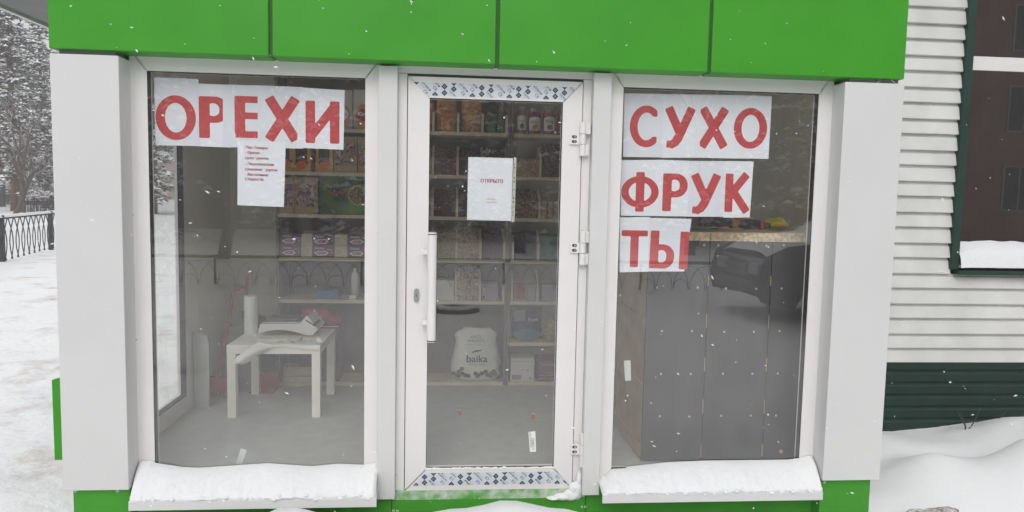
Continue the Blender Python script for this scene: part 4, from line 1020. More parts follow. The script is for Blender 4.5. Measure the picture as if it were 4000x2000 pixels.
# lower shelf things
x0, x1, _, z1 = XZ(1235, 1131, 1321, 1165, SY+.06)
t = MB().prism([(x0, r[4]), (x1, r[4]), (x1-.006, r[4]+.03), (x1-.01, r[4]+.05), (x0+.03, r[4]+.055), (x0+.02, r[4]+.03)], SY+.05, SY+.2).build('blue_folder', 'plastic_blue', bev=.004); tag(t, 'blue plastic folder stack on the shelf below the halva boxes', 'folder')
x0, x1, _, z1 = XZ(1371, 1035, 1399, 1160, SY+.1)
q = MB().lathe([(0, 0), (.026, 0), (.026, .15), (.02, .18), (.011, .19), (.011, .215), (0, .215)], ((x0+x1)/2, SY+.12, r[4]), 16); tag(q.build('white_bottle', 'plastic_white', smooth=True), 'white bottle on the shelf below the halva boxes', 'bottle')
x0, x1, _, z1 = XZ(1361, 1150, 1392, 1167, SY+.02)
q = MB().box(x0, x1, SY+.02, SY+.06, r[4], r[4]+.03); tag(q.build('soap_bar', 'plastic_white', bev=.01, seg=3), 'small rounded white soap bar on the shelf edge', 'soap')
x0, x1, _, _2 = XZ(1165, 1190, 1325, 1380, SY+.06)
cr = thing('storage_crate', 'dark crate full of red net bags under the shelf', 'crate', ((x0+x1)/2, SY+.15, r[5]))
MB().box(x0, x1, SY+.03, SY+.045, .075, .47).box(x0, x1, SY+.25, SY+.265, .075, .47).box(x0, x0+.015, SY+.045, SY+.25, .075, .47).box(x1-.015, x1, SY+.045, SY+.25, .075, .47).build('crate_wall', 'purple_box', cr)
MB().box(x0+.02, x1, SY+.026, SY+.031, .466, .474).build('crate_rim', 'carton_white', cr)
q = MB(); rs = random.Random(8)
for i in range(9):
    cx = x0+.05+(x1-x0-.1)*rs.random(); s_ = .045+.02*rs.random()
    q.grid(lambda u, v: (cx+s_*math.cos(u*6.283)*math.sin(v*math.pi)*1.2, SY+.14+.06*math.sin(u*6.283)*math.sin(v*math.pi), .50+.05*(i % 3)/2-s_*math.cos(v*math.pi)*.8+.01*n2(u*5, v*5, 1, i)), 10, 6)
rb = q.build('red_net_bags', 'plastic_red', smooth=True); tag(rb, 'bundle of red net bags heaped in the dark crate', 'net bags')
x0, x1, _, _2 = XZ(1105, 1449, 1225, 1507, SY+.01)
wb = thing('wooden_box', 'low pale wooden box on the bottom shelf', 'box', ((x0+x1)/2, SY+.1, .075))
MB().box(x0, x1, SY+.01, SY+.02, .0755, .115).box(x0+.01, x1, SY+.012, SY+.022, .118, .18).build('side_board', 'birch', wb, bev=.002)
MB().box(x0, x1, SY+.15, SY+.16, .0755, .18).box(x0, x0+.01, SY+.02, SY+.15, .0755, .18).box(x1-.01, x1, SY+.02, SY+.15, .0755, .18).build('end_board', 'birch', wb)
# goods in the lowest bins
def plain_box(name, lab, x0, x1, z0, h, m, y=None, patch=None):
    y = y or SY+.015
    o = MB().box(x0, x1, y, y+.12, z0, z0+h).build(name, m, bev=.002); tag(o, lab, 'box', 'cartons in the lowest bins')
    if patch: MB().box(x0+.01, x0+(x1-x0)*patch[0], y-.0012, y-.0002, z0+.012, z0+h*patch[1]).build('printed_panel', patch[2], o)
    return o
plain_box('carton', 'plain white carton in the lowest bin beside the figs', B(2)[0]+.004, B(2)[1]-.004, r[4]+.0005, .145, 'carton_white')
plain_box('carton', 'grey carton with a small dark emblem in the lowest bin beside the wide post', B(0)[0]+.004, B(0)[1]-.03, r[4]+.0005, .125, mat('carton_grey', (.33, .29, .32), .6, .05, 9), patch=(.2, .3, 'print_black'))
plain_box('carton', 'carton with a dark red half in the lowest bin below the black bags', .435, .535, r[4]+.0005, .12, 'rust_pink', patch=(.85, .92, 'jar_glass'))
plain_box('carton', 'pale carton next to the dark red one', .540, .596, r[4]+.0005, .115, 'carton_grey')
plain_box('carton', 'grey carton beside the narrow bin divider', .640, .785, r[4]+.0005, .12, 'carton_grey')
pouch('black_bag', 'plastic_dark', 'black plastic bag folded into the bin below the mixed nuts', 'bag', x2[0]+.002, x2[1]-.002, r[3], r[3]+.2, SY+.09, .12, 'black bags in the bins', .6, 3)
pouch('black_bag', 'plastic_green', 'dark green plastic bag in the bin below the fig rounds', 'bag', x2[2]+.002, x2[3]-.002, r[3], r[3]+.19, SY+.09, .12, 'black bags in the bins', .6, 6)
z0 = .3655
x0, x1, _, z1 = XZ(1999, 1200, 2106, 1277, SY+.12)
pr_ = pouch('prune_bag', mat('prune_wrap', (.045, .03, .065), .3, .2, 12), 'dark purple bag of prunes with white lettering', 'bag', .44, .66, z0, z1, SY+.15, .1, None, .3, 9)
a = P(2062, 1258, SY+.09); w0, w1 = text_w('Prune'); MB().flat(text('Prune'), a[0], a[2], SY+.088, .072/(w1-w0), .045, shear=.2, ang=.12).build('printed_word', 'print_white', pr_)
MB().box(a[0]+.02, a[0]+.055, SY+.088, SY+.0885, a[2]+.045, a[2]+.05).build('printed_bar', 'print_red', pr_)
q = MB().add([(.45, SY+.099, z1-.02), (.53, SY+.097, z1-.02), (.535, SY+.097, z1-.1), (.452, SY+.099, z1-.1)], [(0, 1, 2, 3)]); q.build('clear_window', 'print_grey', pr_)
def lying(name, m, lab, x0, x1, z0, h, y0, y1, seed):
    q = MB()
    def fn(u, v):
        a = u*2*math.pi; t = math.sin(v*math.pi)**.55 if 0 < v < 1 else 0
        x = x0+(x1-x0)*v; k = 1+.12*n2(u*5, v*5, 1, seed)
        return x, (y0+y1)/2+(y1-y0)/2*t*math.cos(a)*k, z0+h/2+h/2*t*math.sin(a)*(k if math.sin(a) > 0 else 1)
    q.grid(fn, 18, 16)
    return tag(q.build(name, m, smooth=True), lab, 'bag')
lying('blue_bag', mat('blue_wrap', (.05, .12, .17), .35, .15, 10), 'blue-grey plastic bag lying below the prune bag', .44, .645, z0, .105, SY+.02, SY+.09, 2)
lying('yellow_bag', mat('yellow_wrap', (.34, .24, .07), .5, .25, 60), 'yellow mesh bag of nuts beside the blue-grey bag', .650, .80, z0, .16, SY+.02, SY+.12, 5)
ct = MB().box(.425, .598, SY+.02, SY+.22, .0755, .245).build('printed_carton', 'carton_white', bev=.002); tag(ct, 'white carton with a red panel on the bottom shelf of the narrow unit', 'carton')
MB().box(.437, .505, SY+.0188, SY+.0198, .088, .125).build('red_panel', 'rust_pink', ct)
q = MB()
for xa, xb, za, zb in ((.435, .505, .222, .226), (.515, .585, .222, .226), (.448, .459, .158, .162), (.505, .535, .158, .162), (.545, .558, .150, .163), (.565, .58, .092, .107)): q.box(xa, xb, SY+.0188, SY+.0198, za, zb)
q.build('printed_marks', 'print_grey', ct)
db = MB().box(.625, .80, SY+.02, SY+.2, .0755, .235).build('dark_box', 'purple_box', bev=.002); tag(db, 'dark purple box with thin gold lines on the bottom shelf', 'box')
q = MB()
for zz in (.095, .12): q.box(.635, .8, SY+.0188, SY+.0198, zz, zz+.0015)
for i in range(-3, 4): q.add([(.715, SY+.0188, .125), (.715+.016*i-.001, SY+.0188, .15-.002*abs(i)), (.715+.016*i+.001, SY+.0188, .15-.002*abs(i))], [(0, 1, 2)])
q.box(.655, .662, SY+.0188, SY+.0198, .195, .2).box(.665, .8, SY+.0188, SY+.0198, .197, .199)
q.build('gold_lines', 'beige_box', db)
# sack of walnuts on the bottom board
x0, x1, z0, z1 = XZ(1757, 1957, 1957, 1957, SY); x0 = P(1762, 1480, SY+.02)[0]; x1 = P(1955, 1480, SY+.02)[0]; z1 = P(1850, 1285, SY+.08)[2]
q = MB(); cx = (x0+x1)/2; hw = (x1-x0)/2; zb = .0755; hh = z1-zb
def sack(u, v):
    a = u*2*math.pi; w = np.interp(v, [0, .05, .3, .6, .75, .9, 1], [.80, .98, 1.0, .90, .80, .86, .55])
    d = np.interp(v, [0, .05, .3, .6, .8, 1], [.8, 1, 1, .75, .45, .15])
    c, s_ = math.cos(a), math.sin(a); c = math.copysign(abs(c)**.7, c); s_ = math.copysign(abs(s_)**.7, s_)
    k = 1+.05*n2(u*9, v*5, 1, 4)+.03*n2(u*20, v*11, 1, 2)
    return cx+hw*w*c*k, SY+.125+.11*d*s_*k, zb+hh*(v+.025*math.sin(a*3+1)*max(0, v-.6))
q.grid(sack, 48, 26)
sk = tag(q.build('walnut_sack', mat('sack_white', (.70, .69, .63), .5, .05, 14, .35, 22), smooth=True), 'large white plastic sack of walnuts with printed lettering', 'sack')
y = SY+.004
def put_word(body, px, py, wpx, parent, m='print_black', sz=1.0, bold=0):
    p = P(px, py, y); w0, w1 = text_w(body); s_ = wpx/F*(SY-CAM[1])/(w1-w0)
    q = MB()
    for b_ in range(bold+1): q.flat(text(body), p[0]-(w0+w1)/2*s_+.0008*b_, p[2], y-.0002*b_, s_, s_*sz)
    return q.build('printed_word', m, parent)
k2 = lambda x, y: (1650+x/2.1467, 1000+y/2.1467)
put_word('ЈАНІL', *k2(450, 688), 46, sk, sz=.95); put_word('WALNUTS', *k2(450, 722), 70, sk, sz=1.15); put_word('PREMIUM QUALITY', *k2(447, 752), 80, sk, 'print_grey')
put_word('baika', *k2(457, 890), 82, sk, sz=1.0, bold=3); put_word('chilean nuts', *k2(457, 918), 66, sk, 'print_grey')
c = P(*k2(458, 800), y); MB().flat(([(-.034, -.006), (-.02, .006), (.0, .010), (.034, .012), (.03, .004), (.01, -.002), (-.02, -.004), (-.03, -.014)], [tuple(range(8))]), c[0], c[2], y, 1).build('leaf_emblem', 'green_box', sk)
q = MB()
for x, yy in ((260, 985), (285, 1000), (305, 970), (330, 945), (335, 985), (360, 1000), (300, 1005), (385, 1005), (445, 985), (470, 1000), (500, 985), (530, 970), (545, 995), (575, 985), (600, 965), (610, 990), (460, 1008), (570, 1005)):
    p = P(*k2(x, yy), y); q.flat(disc2(p[0], p[2], .0165, .0150, 10), 0, 0, y-.001*random.random())
q.build('walnut_picture', mat('walnut_print', (.10, .055, .045), .6, .3, 60), sk)

# ------------------------------------------------------------------ the counter
CY, CB = 0.20, 0.76; CXL = float(P(2517, 1450, CY)[0])
ct_top = P(2720, 906, CY)[2]; ct_bot = P(2720, 940, CY)[2]
co = thing('shop_counter', 'high counter faced with dark grey boards and a chipboard top', 'counter', (1.5, 0.6, .05))
jx = [CXL, P(2763, 1200, CY)[0], P(3006, 1200, CY)[0], 1.985]
for i in range(3): MB().box(jx[i]+(.003 if i else 0), jx[i+1]-.003, CY, CY+.012, .055, ct_bot-.001).build('front_panel', 'grey_board', co, bev=.001)
MB().box(CXL+.004, 1.98, CY+.013, CY+.03, .055, ct_bot-.002).build('backing', 'grey_board', co)
MB().box(CXL-.004, jx[1]-.002, CY-.006, CB, ct_bot, ct_top).build('counter_top', 'chipboard', co, bev=.001); MB().box(jx[1]+.003, 1.985, CY-.006, CB, ct_bot, ct_top).build('counter_top', 'chipboard', co, bev=.001)
q = MB()
for x in (jx[1], jx[2]):
    for ya, yb in ((1078, 1117), (1229, 1283), (1400, 1452), (1563, 1617), (1738, 1785)): q.box(x-.0022, x+.0022, CY+.001, CY+.0125, P(2880, yb, CY)[2], P(2880, ya, CY)[2])
q.build('joint_slips', 'plywood', co)['kind'] = 'stuff'
for zz, hgt in ((.055, .07), (.40, .05), (.75, .05), (ct_bot-.08, .078)): MB().box(CXL, CXL+.02, CY+.0305, CB, zz, zz+hgt).build('side_rail', 'plywood', co)
MB().box(CXL+.012, CXL+.02, CY+.031, CB-.001, .056, ct_bot-.003).build('side_panel', 'plywood', co)
MB().box(CXL, CXL+.02, CB+.0005, CB+.04, .055, ct_bot-.002).build('back_post', 'plywood', co)
pts = [P(x, y_, CY) for x, y_ in ((2751, 957), (2806, 958), (2994, 960), (3062, 958), (2567, 1123), (2725, 1123), (2836, 1127), (2954, 1128), (3053, 1127), (2586, 1293), (2703, 1293), (2829, 1296), (2945, 1296), (3045, 1293),
       (2582, 1461), (2698, 1461), (2824, 1460), (2939, 1460), (3038, 1459), (2577, 1626), (2693, 1627), (2817, 1624), (2933, 1623), (3031, 1623))]
screws('panel_screw', [(p[0], p[2]) for p in pts], CY-.0002, .0052, 'screw', co)
# things on the counter
cz = ct_top
p = P(2700, 900, .62); 
pt = MB().box(P(2748, 880, .62)[0], P(2855, 880, .62)[0], .60, .74, cz, cz+.16).build('black_case', 'plastic_dark', bev=.008); tag(pt, 'black tool case standing on the counter', 'tool case')
xa, xb = P(2855, 880, .66)[0], P(2950, 880, .66)[0]
pouch('amber_bag', 'amber', 'amber yellow plastic bag standing behind the black case', 'bag', xa, xb, cz, cz+.17, .72, .08, None, .5, 3)
dr = thing('power_drill', 'cordless drill with red and black body lying on the counter', 'drill', (P(2960, 890, .55)[0], .55, cz))
xa, xb = P(2895, 900, .55)[0], P(3010, 900, .55)[0]
MB().tube([(xa, .55, cz+.035), (xa+.05, .55, cz+.034), (xa+.1, .55, cz+.03)], [.02, .03, .028], 12).build('motor_body', 'plastic_dark', dr, smooth=True)
MB().tube([(xa+.1, .55, cz+.03), (xa+.125, .55, cz+.029)], [.03, .026], 12).build('gear_housing', 'plastic_red', dr, smooth=True)
MB().tube([(xa+.125, .55, cz+.029), (xa+.165, .55, cz+.028)], [.02, .014], 12).build('chuck', 'plastic_green', dr, smooth=True)
MB().tube([(xa+.03, .56, cz+.02), (xa+.04, .64, cz+.02)], [.018, .02], 10).build('grip', 'plastic_dark', dr, smooth=True)
q = MB(); xa, xb = P(2975, 890, .6)[0], P(3066, 890, .6)[0]
q.grid(lambda u, v: (xa+(xb-xa)*v, .60+.05*math.cos(u*6.283)*(.4+.6*v), cz+.001+(.04+.05*v*(1-max(0, v-.85)*4))*(.5-.5*math.cos(u*3.1416*1))*(1+.2*n2(u*5, v*4, 1, 1))), 16, 12)
tag(q.build('yellow_bag', 'plastic_yellow', smooth=True), 'bright yellow plastic bag lying on the counter by the drill', 'bag')
xa = P(2800, 915, .45)[0]
q = MB().tube([(xa, .44, cz+.012), (xa+.03, .45, cz+.013), (xa+.075, .47, cz+.013)], [.005, .008, .007], 8); tag(q.build('cutter_knife', 'plastic_orange', smooth=True), 'orange cutter knife lying at the counter edge', 'knife')
q = MB(); rs = random.Random(12)
for i in range(16):
    x = 1.22+.55*rs.random(); y_ = .38+.2*rs.random(); a = rs.uniform(-.5, .5); L = .05+.07*rs.random(); zz = cz+.0015+.0008*i
    dx, dy = math.cos(a)*L, math.sin(a)*L
    q.add([(x-dx, y_-dy, zz), (x+dx, y_+dy, zz+.004*rs.random()), (x+dx-.02, y_+dy+.05, zz+.006*rs.random()), (x-dx-.02, y_-dy+.05, zz)], [(0, 1, 2, 3)])
tag(q.build('paper_scraps', mat('scrap', (.52, .56, .42), .7)), 'loose pale paper scraps spread on the counter', 'paper scraps', kind='stuff')
q = MB().box(P(2700, 890, .7)[0], P(2740, 890, .7)[0], .7, .8, cz, cz+.12); tag(q.build('grey_carton', 'carton_grey', bev=.002), 'grey carton on the counter beside the black case', 'carton')

# ------------------------------------------------------------------ neighbouring house with siding
HY = 1.40
hb = thing('siding_house', 'neighbouring house with pale horizontal siding and dark green trim', 'house', (5.5, 3.4, -0.2))
hx0_, hx1_ = 2.12, 8.5
wx0 = 3.488                                       # outer edge of the window surround
wz_b = 0.93
z = 0.286; i = 0
while z < 3.3:
    hgt = 0.102 if i % 2 else 0.113               # double-course profile
    x1 = hx1_ if z+hgt < wz_b+.02 else wx0+.01
    pr = [(HY+.02, z), (HY-.010, z+.0015), (HY-.011, z+.008), (HY+.006, z+hgt-.022), (HY+.014, z+hgt-.016), (HY+.018, z+hgt-.001), (HY+.02, z+hgt)]
    MB().prism_x(pr, hx0_, x1).build('siding_plank', 'siding', hb)
    if z+hgt >= wz_b+.02 and i % 1 == 0:
        MB().prism_x(pr, 5.2, hx1_).build('siding_plank', 'siding', hb)
    z += hgt; i += 1
MB().box(hx0_, wx0+.02, HY+.021, HY+.3, -0.4, 3.4).box(5.18, hx1_, HY+.021, HY+.3, -.4, 3.4).box(wx0+.02, 5.18, HY+.021, HY+.3, -.4, wz_b).box(wx0+.02, 5.18, HY+.021, HY+.3, 3.15, 3.4).build('wall', 'siding', hb)
q = MB(); zz = -0.45                               # corrugated dark green base sheet
prof = []
while zz < 0.278: prof += [(HY-.012, zz), (HY-.012, zz+.05), (HY-.001, zz+.062), (HY-.001, zz+.075)]; zz += .087
prof.append((HY-.012, 0.282)); 
q.prism_x(prof+[(HY+.019, .282), (HY+.019, -.45)], hx0_, hx1_); q.build('base_cladding', 'dark_green_base', hb)
w0_ = MB().box(wx0, wx0+.055, HY-.03, HY+.06, 0.965, 3.2).box(5.14, 5.195, HY-.03, HY+.06, .965, 3.2).box(wx0+.055, 5.14, HY-.03, HY+.06, 3.14, 3.2).build('window_surround', 'dark_green', hb, bev=.002)
MB().box(wx0+.045, 5.2, HY-.055, HY+.06, wz_b, .962).build('window_ledge', 'dark_green', hb, bev=.002)
wn = MB().box(wx0+.055, 5.14, HY+.045, HY+.06, 2.36, 2.455).box(wx0+.055, wx0+.06, HY+.03, HY+.06, .965, 3.14).build('window', 'white_plastic', hb, bev=.002)
MB().add([(wx0+.06, HY+.052, .965), (5.14, HY+.052, .965), (5.14, HY+.052, 2.36), (wx0+.06, HY+.052, 2.36)], [(0, 1, 2, 3)]).build('pane', [GLASS2], wn)
MB().add([(wx0+.06, HY+.052, 2.455), (5.14, HY+.052, 2.455), (5.14, HY+.052, 3.14), (wx0+.06, HY+.052, 3.14)], [(0, 1, 2, 3)]).build('pane', [GLASS2], wn)
MB().box(wx0+.03, 5.17, HY+.29, HY+.3, .9, 3.2).build('room_back', 'dark_room', hb)
MB().box(2.0, 8.8, HY-.4, HY+5, 3.4, 3.5).build('roof', 'dark_green', hb)
q = MB()
def hsnow(u, v):
    x = wx0+.058+1.58*u; y_ = HY-.052+.10*v
    e = min(1, u/.03)
    return x, y_, .963+(.10+.10*v**.6*(1+.06*n2(x, 0, 5, 1))+.012*n2(x, y_, 11, 2))*(min(1, v*6+.2) if v < .2 else 1)*(.75+.25*e)
q.grid(hsnow, 40, 10); tag(q.build('ledge_snow', [SNOW], smooth=True), 'deep snow on the dark green ledge of the house window', 'snow', kind='stuff')
# twigs and a stone in the drift at the wall
def twig(px, py, tops, lab):
    p = PG(px, py, -.14) if False else P(px, py, 1.15)
    q = MB()
    for tx_, ty_ in tops:
        e = P(tx_, ty_, 1.2); m_ = [(p[0]+(e[0]-p[0])*t+.012*math.sin(t*5), 1.15+.05*t, p[2]-.06*(1-t)*0+(e[2]-p[2])*t) for t in (0, .25, .5, .75, 1)]
        q.tube([(p[0], 1.15, p[2]-.12)]+m_, [.0042, .004, .0036, .003, .0025, .002], 5)
    tag(q.build('twig', 'twig', smooth=True), lab, 'twig')
twig(3770, 1690, [(3758, 1610), (3745, 1600), (3840, 1592)], 'thin forked bare twig poking from the snow at the green base')
twig(3838, 1688, [(3845, 1655), (3940, 1603), (4005, 1622)], 'thin arching bare twig poking from the snow at the green base')
p = P(3650, 1965, 0.0)
q = MB(); rs = random.Random(5)
for k in range(7):
    cx, cy_, s_ = p[0]-.10+.2*rs.random(), -.05+.1*rs.random(), .03+.03*rs.random()
    zc = H(cx, cy_)+.005
    q.grid(lambda u, v: (cx+s_*1.3*math.cos(u*6.283)*math.sin(v*math.pi)*(1+.3*n2(u*5, v*5, 1, k)), cy_+s_*math.sin(u*6.283)*math.sin(v*math.pi), zc-s_*.6*math.cos(v*math.pi)*(1+.3*n2(u*4, v*6, 1, k+3))), 10, 7)
mat('dirty_snow', (.20, .17, .15), .9, col2=(.74, .74, .74), vscale=38, detail=8, bump=.5, bscale=70)
tag(q.build('dirty_clump', 'dirty_snow', smooth=True), 'clump of dirty frozen soil in the drift by the right pillar', 'soil clump')

# ------------------------------------------------------------------ park on the left: fence, hedge, trees
A_ = PG(10, 1020); B_ = PG(200, 970)
dv = (B_-A_)/1.0; L_ = math.hypot(dv[0], dv[1]); ux, uy = dv[0]/L_, dv[1]/L_
ztop = P(10, 850, A_[1])[2]
fn_ = thing('iron_fence', 'grey iron park fence with interlaced arched bars and snow on its rail', 'fence', (A_[0], A_[1], -.22))
def fp(s, z, off=0): return (A_[0]+ux*s-uy*off, A_[1]+uy*s+ux*off, z)
for k in range(-1, 5): 
    c = fp(k*L_, 0); MB().box(c[0]-.045, c[0]+.045, c[1]-.045, c[1]+.045, -.25, ztop+.05).build('post', 'iron', fn_)
for k in range(-1, 4):
    MB().tube([fp(k*L_, ztop-.02), fp((k+1)*L_, ztop-.02)], .022, 6).build('rail', 'iron', fn_)
    MB().grid(lambda u, v: (*fp(k*L_+L_*u, 0, -.045+.09*v)[:2], ztop+.0+.065*math.sin(v*math.pi)*(1+.15*n2(u*9, k, 1, 2))), 20, 6).build('rail_snow', [SNOW], fn_, smooth=True)
    nb = 9
    for i in range(nb):
        for sgn in (-1, 1):
            s0 = k*L_+L_*(i+.5)/nb; w = L_/nb
            pts = [fp(s0+sgn*w*(.62*math.cos(math.pi*(t-.40)*.95)-.28), -.2+(ztop+.2)*t, .008*sgn) for t in np.linspace(0, 1, 9)]
            MB().tube(pts, .012, 4, caps=False).build('bar', 'iron', fn_)

def conifer(x, y, h, rad, seed, lab, base=0.12, dens=1.0, grp='snowy conifers in the park', trunk='bark'):
    rs = random.Random(seed); gz = -0.25
    t = thing('conifer_tree', lab, 'tree', (x, y, gz), grp)
    MB().tube([(x+.1*math.sin(k), y, gz+h*k/6) for k in range(7)], [h*.016*(1-k/6.6) for k in range(7)], 8).build('trunk', trunk, t, smooth=True)
    q = MB(); lb = MB()
    levels = int(h*1.7*dens)
    for i in range(levels):
        f = base+(1-base)*(i+rs.random())/levels; z = gz+h*f; R = rad*(1-f)**.75*(rs.uniform(.75, 1.1))+.25
        nb = rs.randint(5, 8)
        for b in range(nb):
            a = rs.random()*6.283; ca, sa = math.cos(a), math.sin(a); L = R*rs.uniform(.55, 1.05); droop = rs.uniform(.12, .38)
            if L > .7: lb.tube([(x, y, z), (x+ca*L*.5, y+sa*L*.5, z-droop*L*.2), (x+ca*L, y+sa*L, z-droop*L)], [.035, .022, .008], 4, caps=False)
            n = max(2, int(L*3.6*dens))
            for k in range(n):
                s = (k+.6)/n; s_ = L*s; cx = x+ca*s_+rs.gauss(0, .16); cy_ = y+sa*s_+rs.gauss(0, .16); czz = z-droop*s_*(.4+.6*s)+rs.gauss(0, .10)
                w = rs.uniform(.16, .34)
                for m_ in range(4):                # needle sprays
                    an = rs.random()*6.283; tl = rs.uniform(-.7, .3); dx, dy, dz = math.cos(an)*w*1.3, math.sin(an)*w*1.3, tl*w
                    px, py = -math.sin(an)*w*.35, math.cos(an)*w*.35
                    q.add([(cx-px, cy_-py, czz), (cx+px, cy_+py, czz), (cx+dx, cy_+dy, czz+dz)], [(0, 1, 2)], 0)
                if rs.random() < .8:               # snow pad on the spray
                    ww = w*rs.uniform(.45, .95); hh = ww*.45; an = rs.random()*3
                    pv = [(cx+ww*math.cos(an+j*1.2566)*rs.uniform(.7, 1.1), cy_+ww*math.sin(an+j*1.2566)*rs.uniform(.7, 1.1), czz+.03-rs.random()*.06) for j in range(5)]+[(cx, cy_, czz+.05+hh)]
                    q.add(pv, [(j, (j+1) % 5, 5) for j in range(5)], 1)
    q.build('crown', ['needles', SNOW], t); lb.build('limbs', 'bark', t)
    return t
def bare_tree(x, y, h, seed, lab, grp, lean=0, snow=True, spread=.5, gz=-.25, depth=4, r0=None):
    rs = random.Random(seed)
    t = thing('bare_tree', lab, 'tree', (x, y, gz), grp)
    q = MB(); tr = MB(); r0 = r0 or h*.022
    def grow(p, d, L, rad, lev, mb):
        n = 4; pts = [p]; rr = [rad]; dd = Vector(d)
        for i in range(n):
            dd = (dd+Vector((rs.gauss(0, .13), rs.gauss(0, .13), rs.gauss(.03, .08)))).normalized(); pts.append(pts[-1]+dd*(L/n)); rr.append(rad*(1-.45*(i+1)/n))
        mb.tube(pts, rr, 6 if lev < 2 else 4, caps=False)
        if lev >= depth: return
        for k in range(rs.randint(3, 4) if lev else 6):
            i = rs.randint(1 if lev else 2, n); nd = (dd+Vector((rs.uniform(-1, 1), rs.uniform(-1, 1), rs.uniform(-.1, .8)))*spread*1.5).normalized()
            grow(pts[i], nd, L*rs.uniform(.5, .72), rr[i]*.62, lev+1, q)
    grow(Vector((x, y, gz-.1)), Vector((lean, 0, 1)).normalized(), h*.45, r0, 0, tr)
    tr.build('trunk', 'bark', t, smooth=True); q.build('crown', 'snowy_bark' if snow else 'bark', t)
    return t
conifer(-31.2, 49.8, 19, 4.6, 11, 'tall snowy pine with reddish trunk behind the park fence', base=.13, dens=1.35, trunk='bark_red')
conifer(-35.0, 60.5, 18, 4.4, 12, 'dense snowy spruce standing right behind the hedge', base=.13, dens=1.35)
conifer(-39.5, 62, 21, 4.8, 13, 'tall dark snowy pine at the park edge, farthest from the kiosk', base=.13, dens=1.3)
conifer(-46.0, 77, 19, 5.0, 16, 'snow-laden conifer in front of the pink building', base=.10, dens=1.2)
conifer(-41.5, 73, 16, 4.8, 17, 'snow-laden conifer between the far railing and the hedge', base=.08, dens=1.2)
conifer(-26.2, 51.5, 15, 4.0, 18, 'snowy conifer partly hidden by the kiosk, seen through its side window', base=.10, dens=1.1)
conifer(-20.5, 47.0, 14, 4.0, 19, 'snowy conifer wholly behind the kiosk side window', base=.08, dens=1.1)
bare_tree(-25.6, 40.0, 6.5, 21, 'crooked bare tree with snow on its limbs beside the park fence', 'bare trees in the park', lean=.35)
bare_tree(-28.6, 46.2, 9, 22, 'bare tree with a straight dark trunk behind the hedge', 'bare trees in the park', lean=-.1)
def hedge(x0, x1, y0, y1, h, seed, lab):
    rs = random.Random(seed); t = thing('snowy_hedge', lab, 'hedge', ((x0+x1)/2, (y0+y1)/2, -.25), 'hedges in the park')
    q = MB(); sn = MB()
    for i in range(int((x1-x0)*45)):
        x, y = rs.uniform(x0, x1), rs.uniform(y0, y1); a = rs.uniform(-.5, .5); H_ = h*rs.uniform(.6, 1.05)
        q.tube([(x, y, -.25), (x+a*.2, y+rs.uniform(-.2, .2), H_*.5), (x+a*.6, y+rs.uniform(-.4, .4), H_)], [.018, .012, .006], 3, caps=False)
        for k in range(9):
            cx, cy_, cz_ = x+a*.4+rs.gauss(0, .2), y+rs.gauss(0, .2), H_*rs.uniform(.35, 1); w = .09
            q.add([(cx, cy_, cz_), (cx+rs.uniform(-w, w), cy_+rs.uniform(-w, w), cz_+w), (cx+rs.uniform(-w, w), cy_+rs.uniform(-w, w), cz_-w)], [(0, 1, 2)])
        for k in range(2):
            cx, cy_, cz_ = x+a*.5+rs.gauss(0, .15), y+rs.gauss(0, .15), H_*rs.uniform(.75, 1.06); ww = rs.uniform(.06, .19)
            sn.add([(cx+ww*math.cos(j*1.2566), cy_+ww*math.sin(j*1.2566), cz_-.03) for j in range(5)]+[(cx, cy_, cz_+ww*.6)], [(j, (j+1) % 5, 5) for j in range(5)])
    q.build('branches', 'twig', t); sn.build('snow_caps', [SNOW], t, smooth=True)
hedge(-29.4, -25.0, 47.4, 48.8, 1.25, 3, 'clipped snow-capped hedge just beyond the park fence')
hedge(-50, -38, 68.0, 69.2, 1.9, 4, 'long low hedge under the far park trees')
# far iron fence and building
ff = thing('far_fence', 'distant dark railing fence in front of the pink building', 'fence', (-70, 118, -.2))
q = MB()
for i in range(110): x = -95+i*.42; q.box(x-.03, x+.03, 117.98, 118.02, -.2, 2.4)
q.build('bars', 'iron', ff); MB().box(-95, -49, 117.9, 117.97, 2.1, 2.25).box(-95, -49, 117.9, 117.97, .1, .25).build('rails', 'iron', ff); MB().box(-95, -49, 118.05, 118.3, -.3, .5).build('plinth', 'stone', ff)
fb = thing('far_building', 'distant pale pink building behind the park trees', 'building', (-82, 150, -.2))
MB().box(-130, -52, 150, 162, -.3, 7.5).build('wall', 'rust_pink', fb)
MB().prism_x([(149.2, 7.5), (156, 9.6), (162.8, 7.5)], -130.5, -51.5).build('roof', [SNOW], fb)
for i in range(14):
    for zf in (1.2, 4.3): 
        w = MB().box(-127+i*5.4, -124.6+i*5.4, 149.95, 150.1, zf, zf+1.9).build('window', 'white_plastic', fb); MB().box(-126.8+i*5.4, -124.8+i*5.4, 149.9, 149.949, zf+.2, zf+1.7).build('pane', 'dark_room', w)

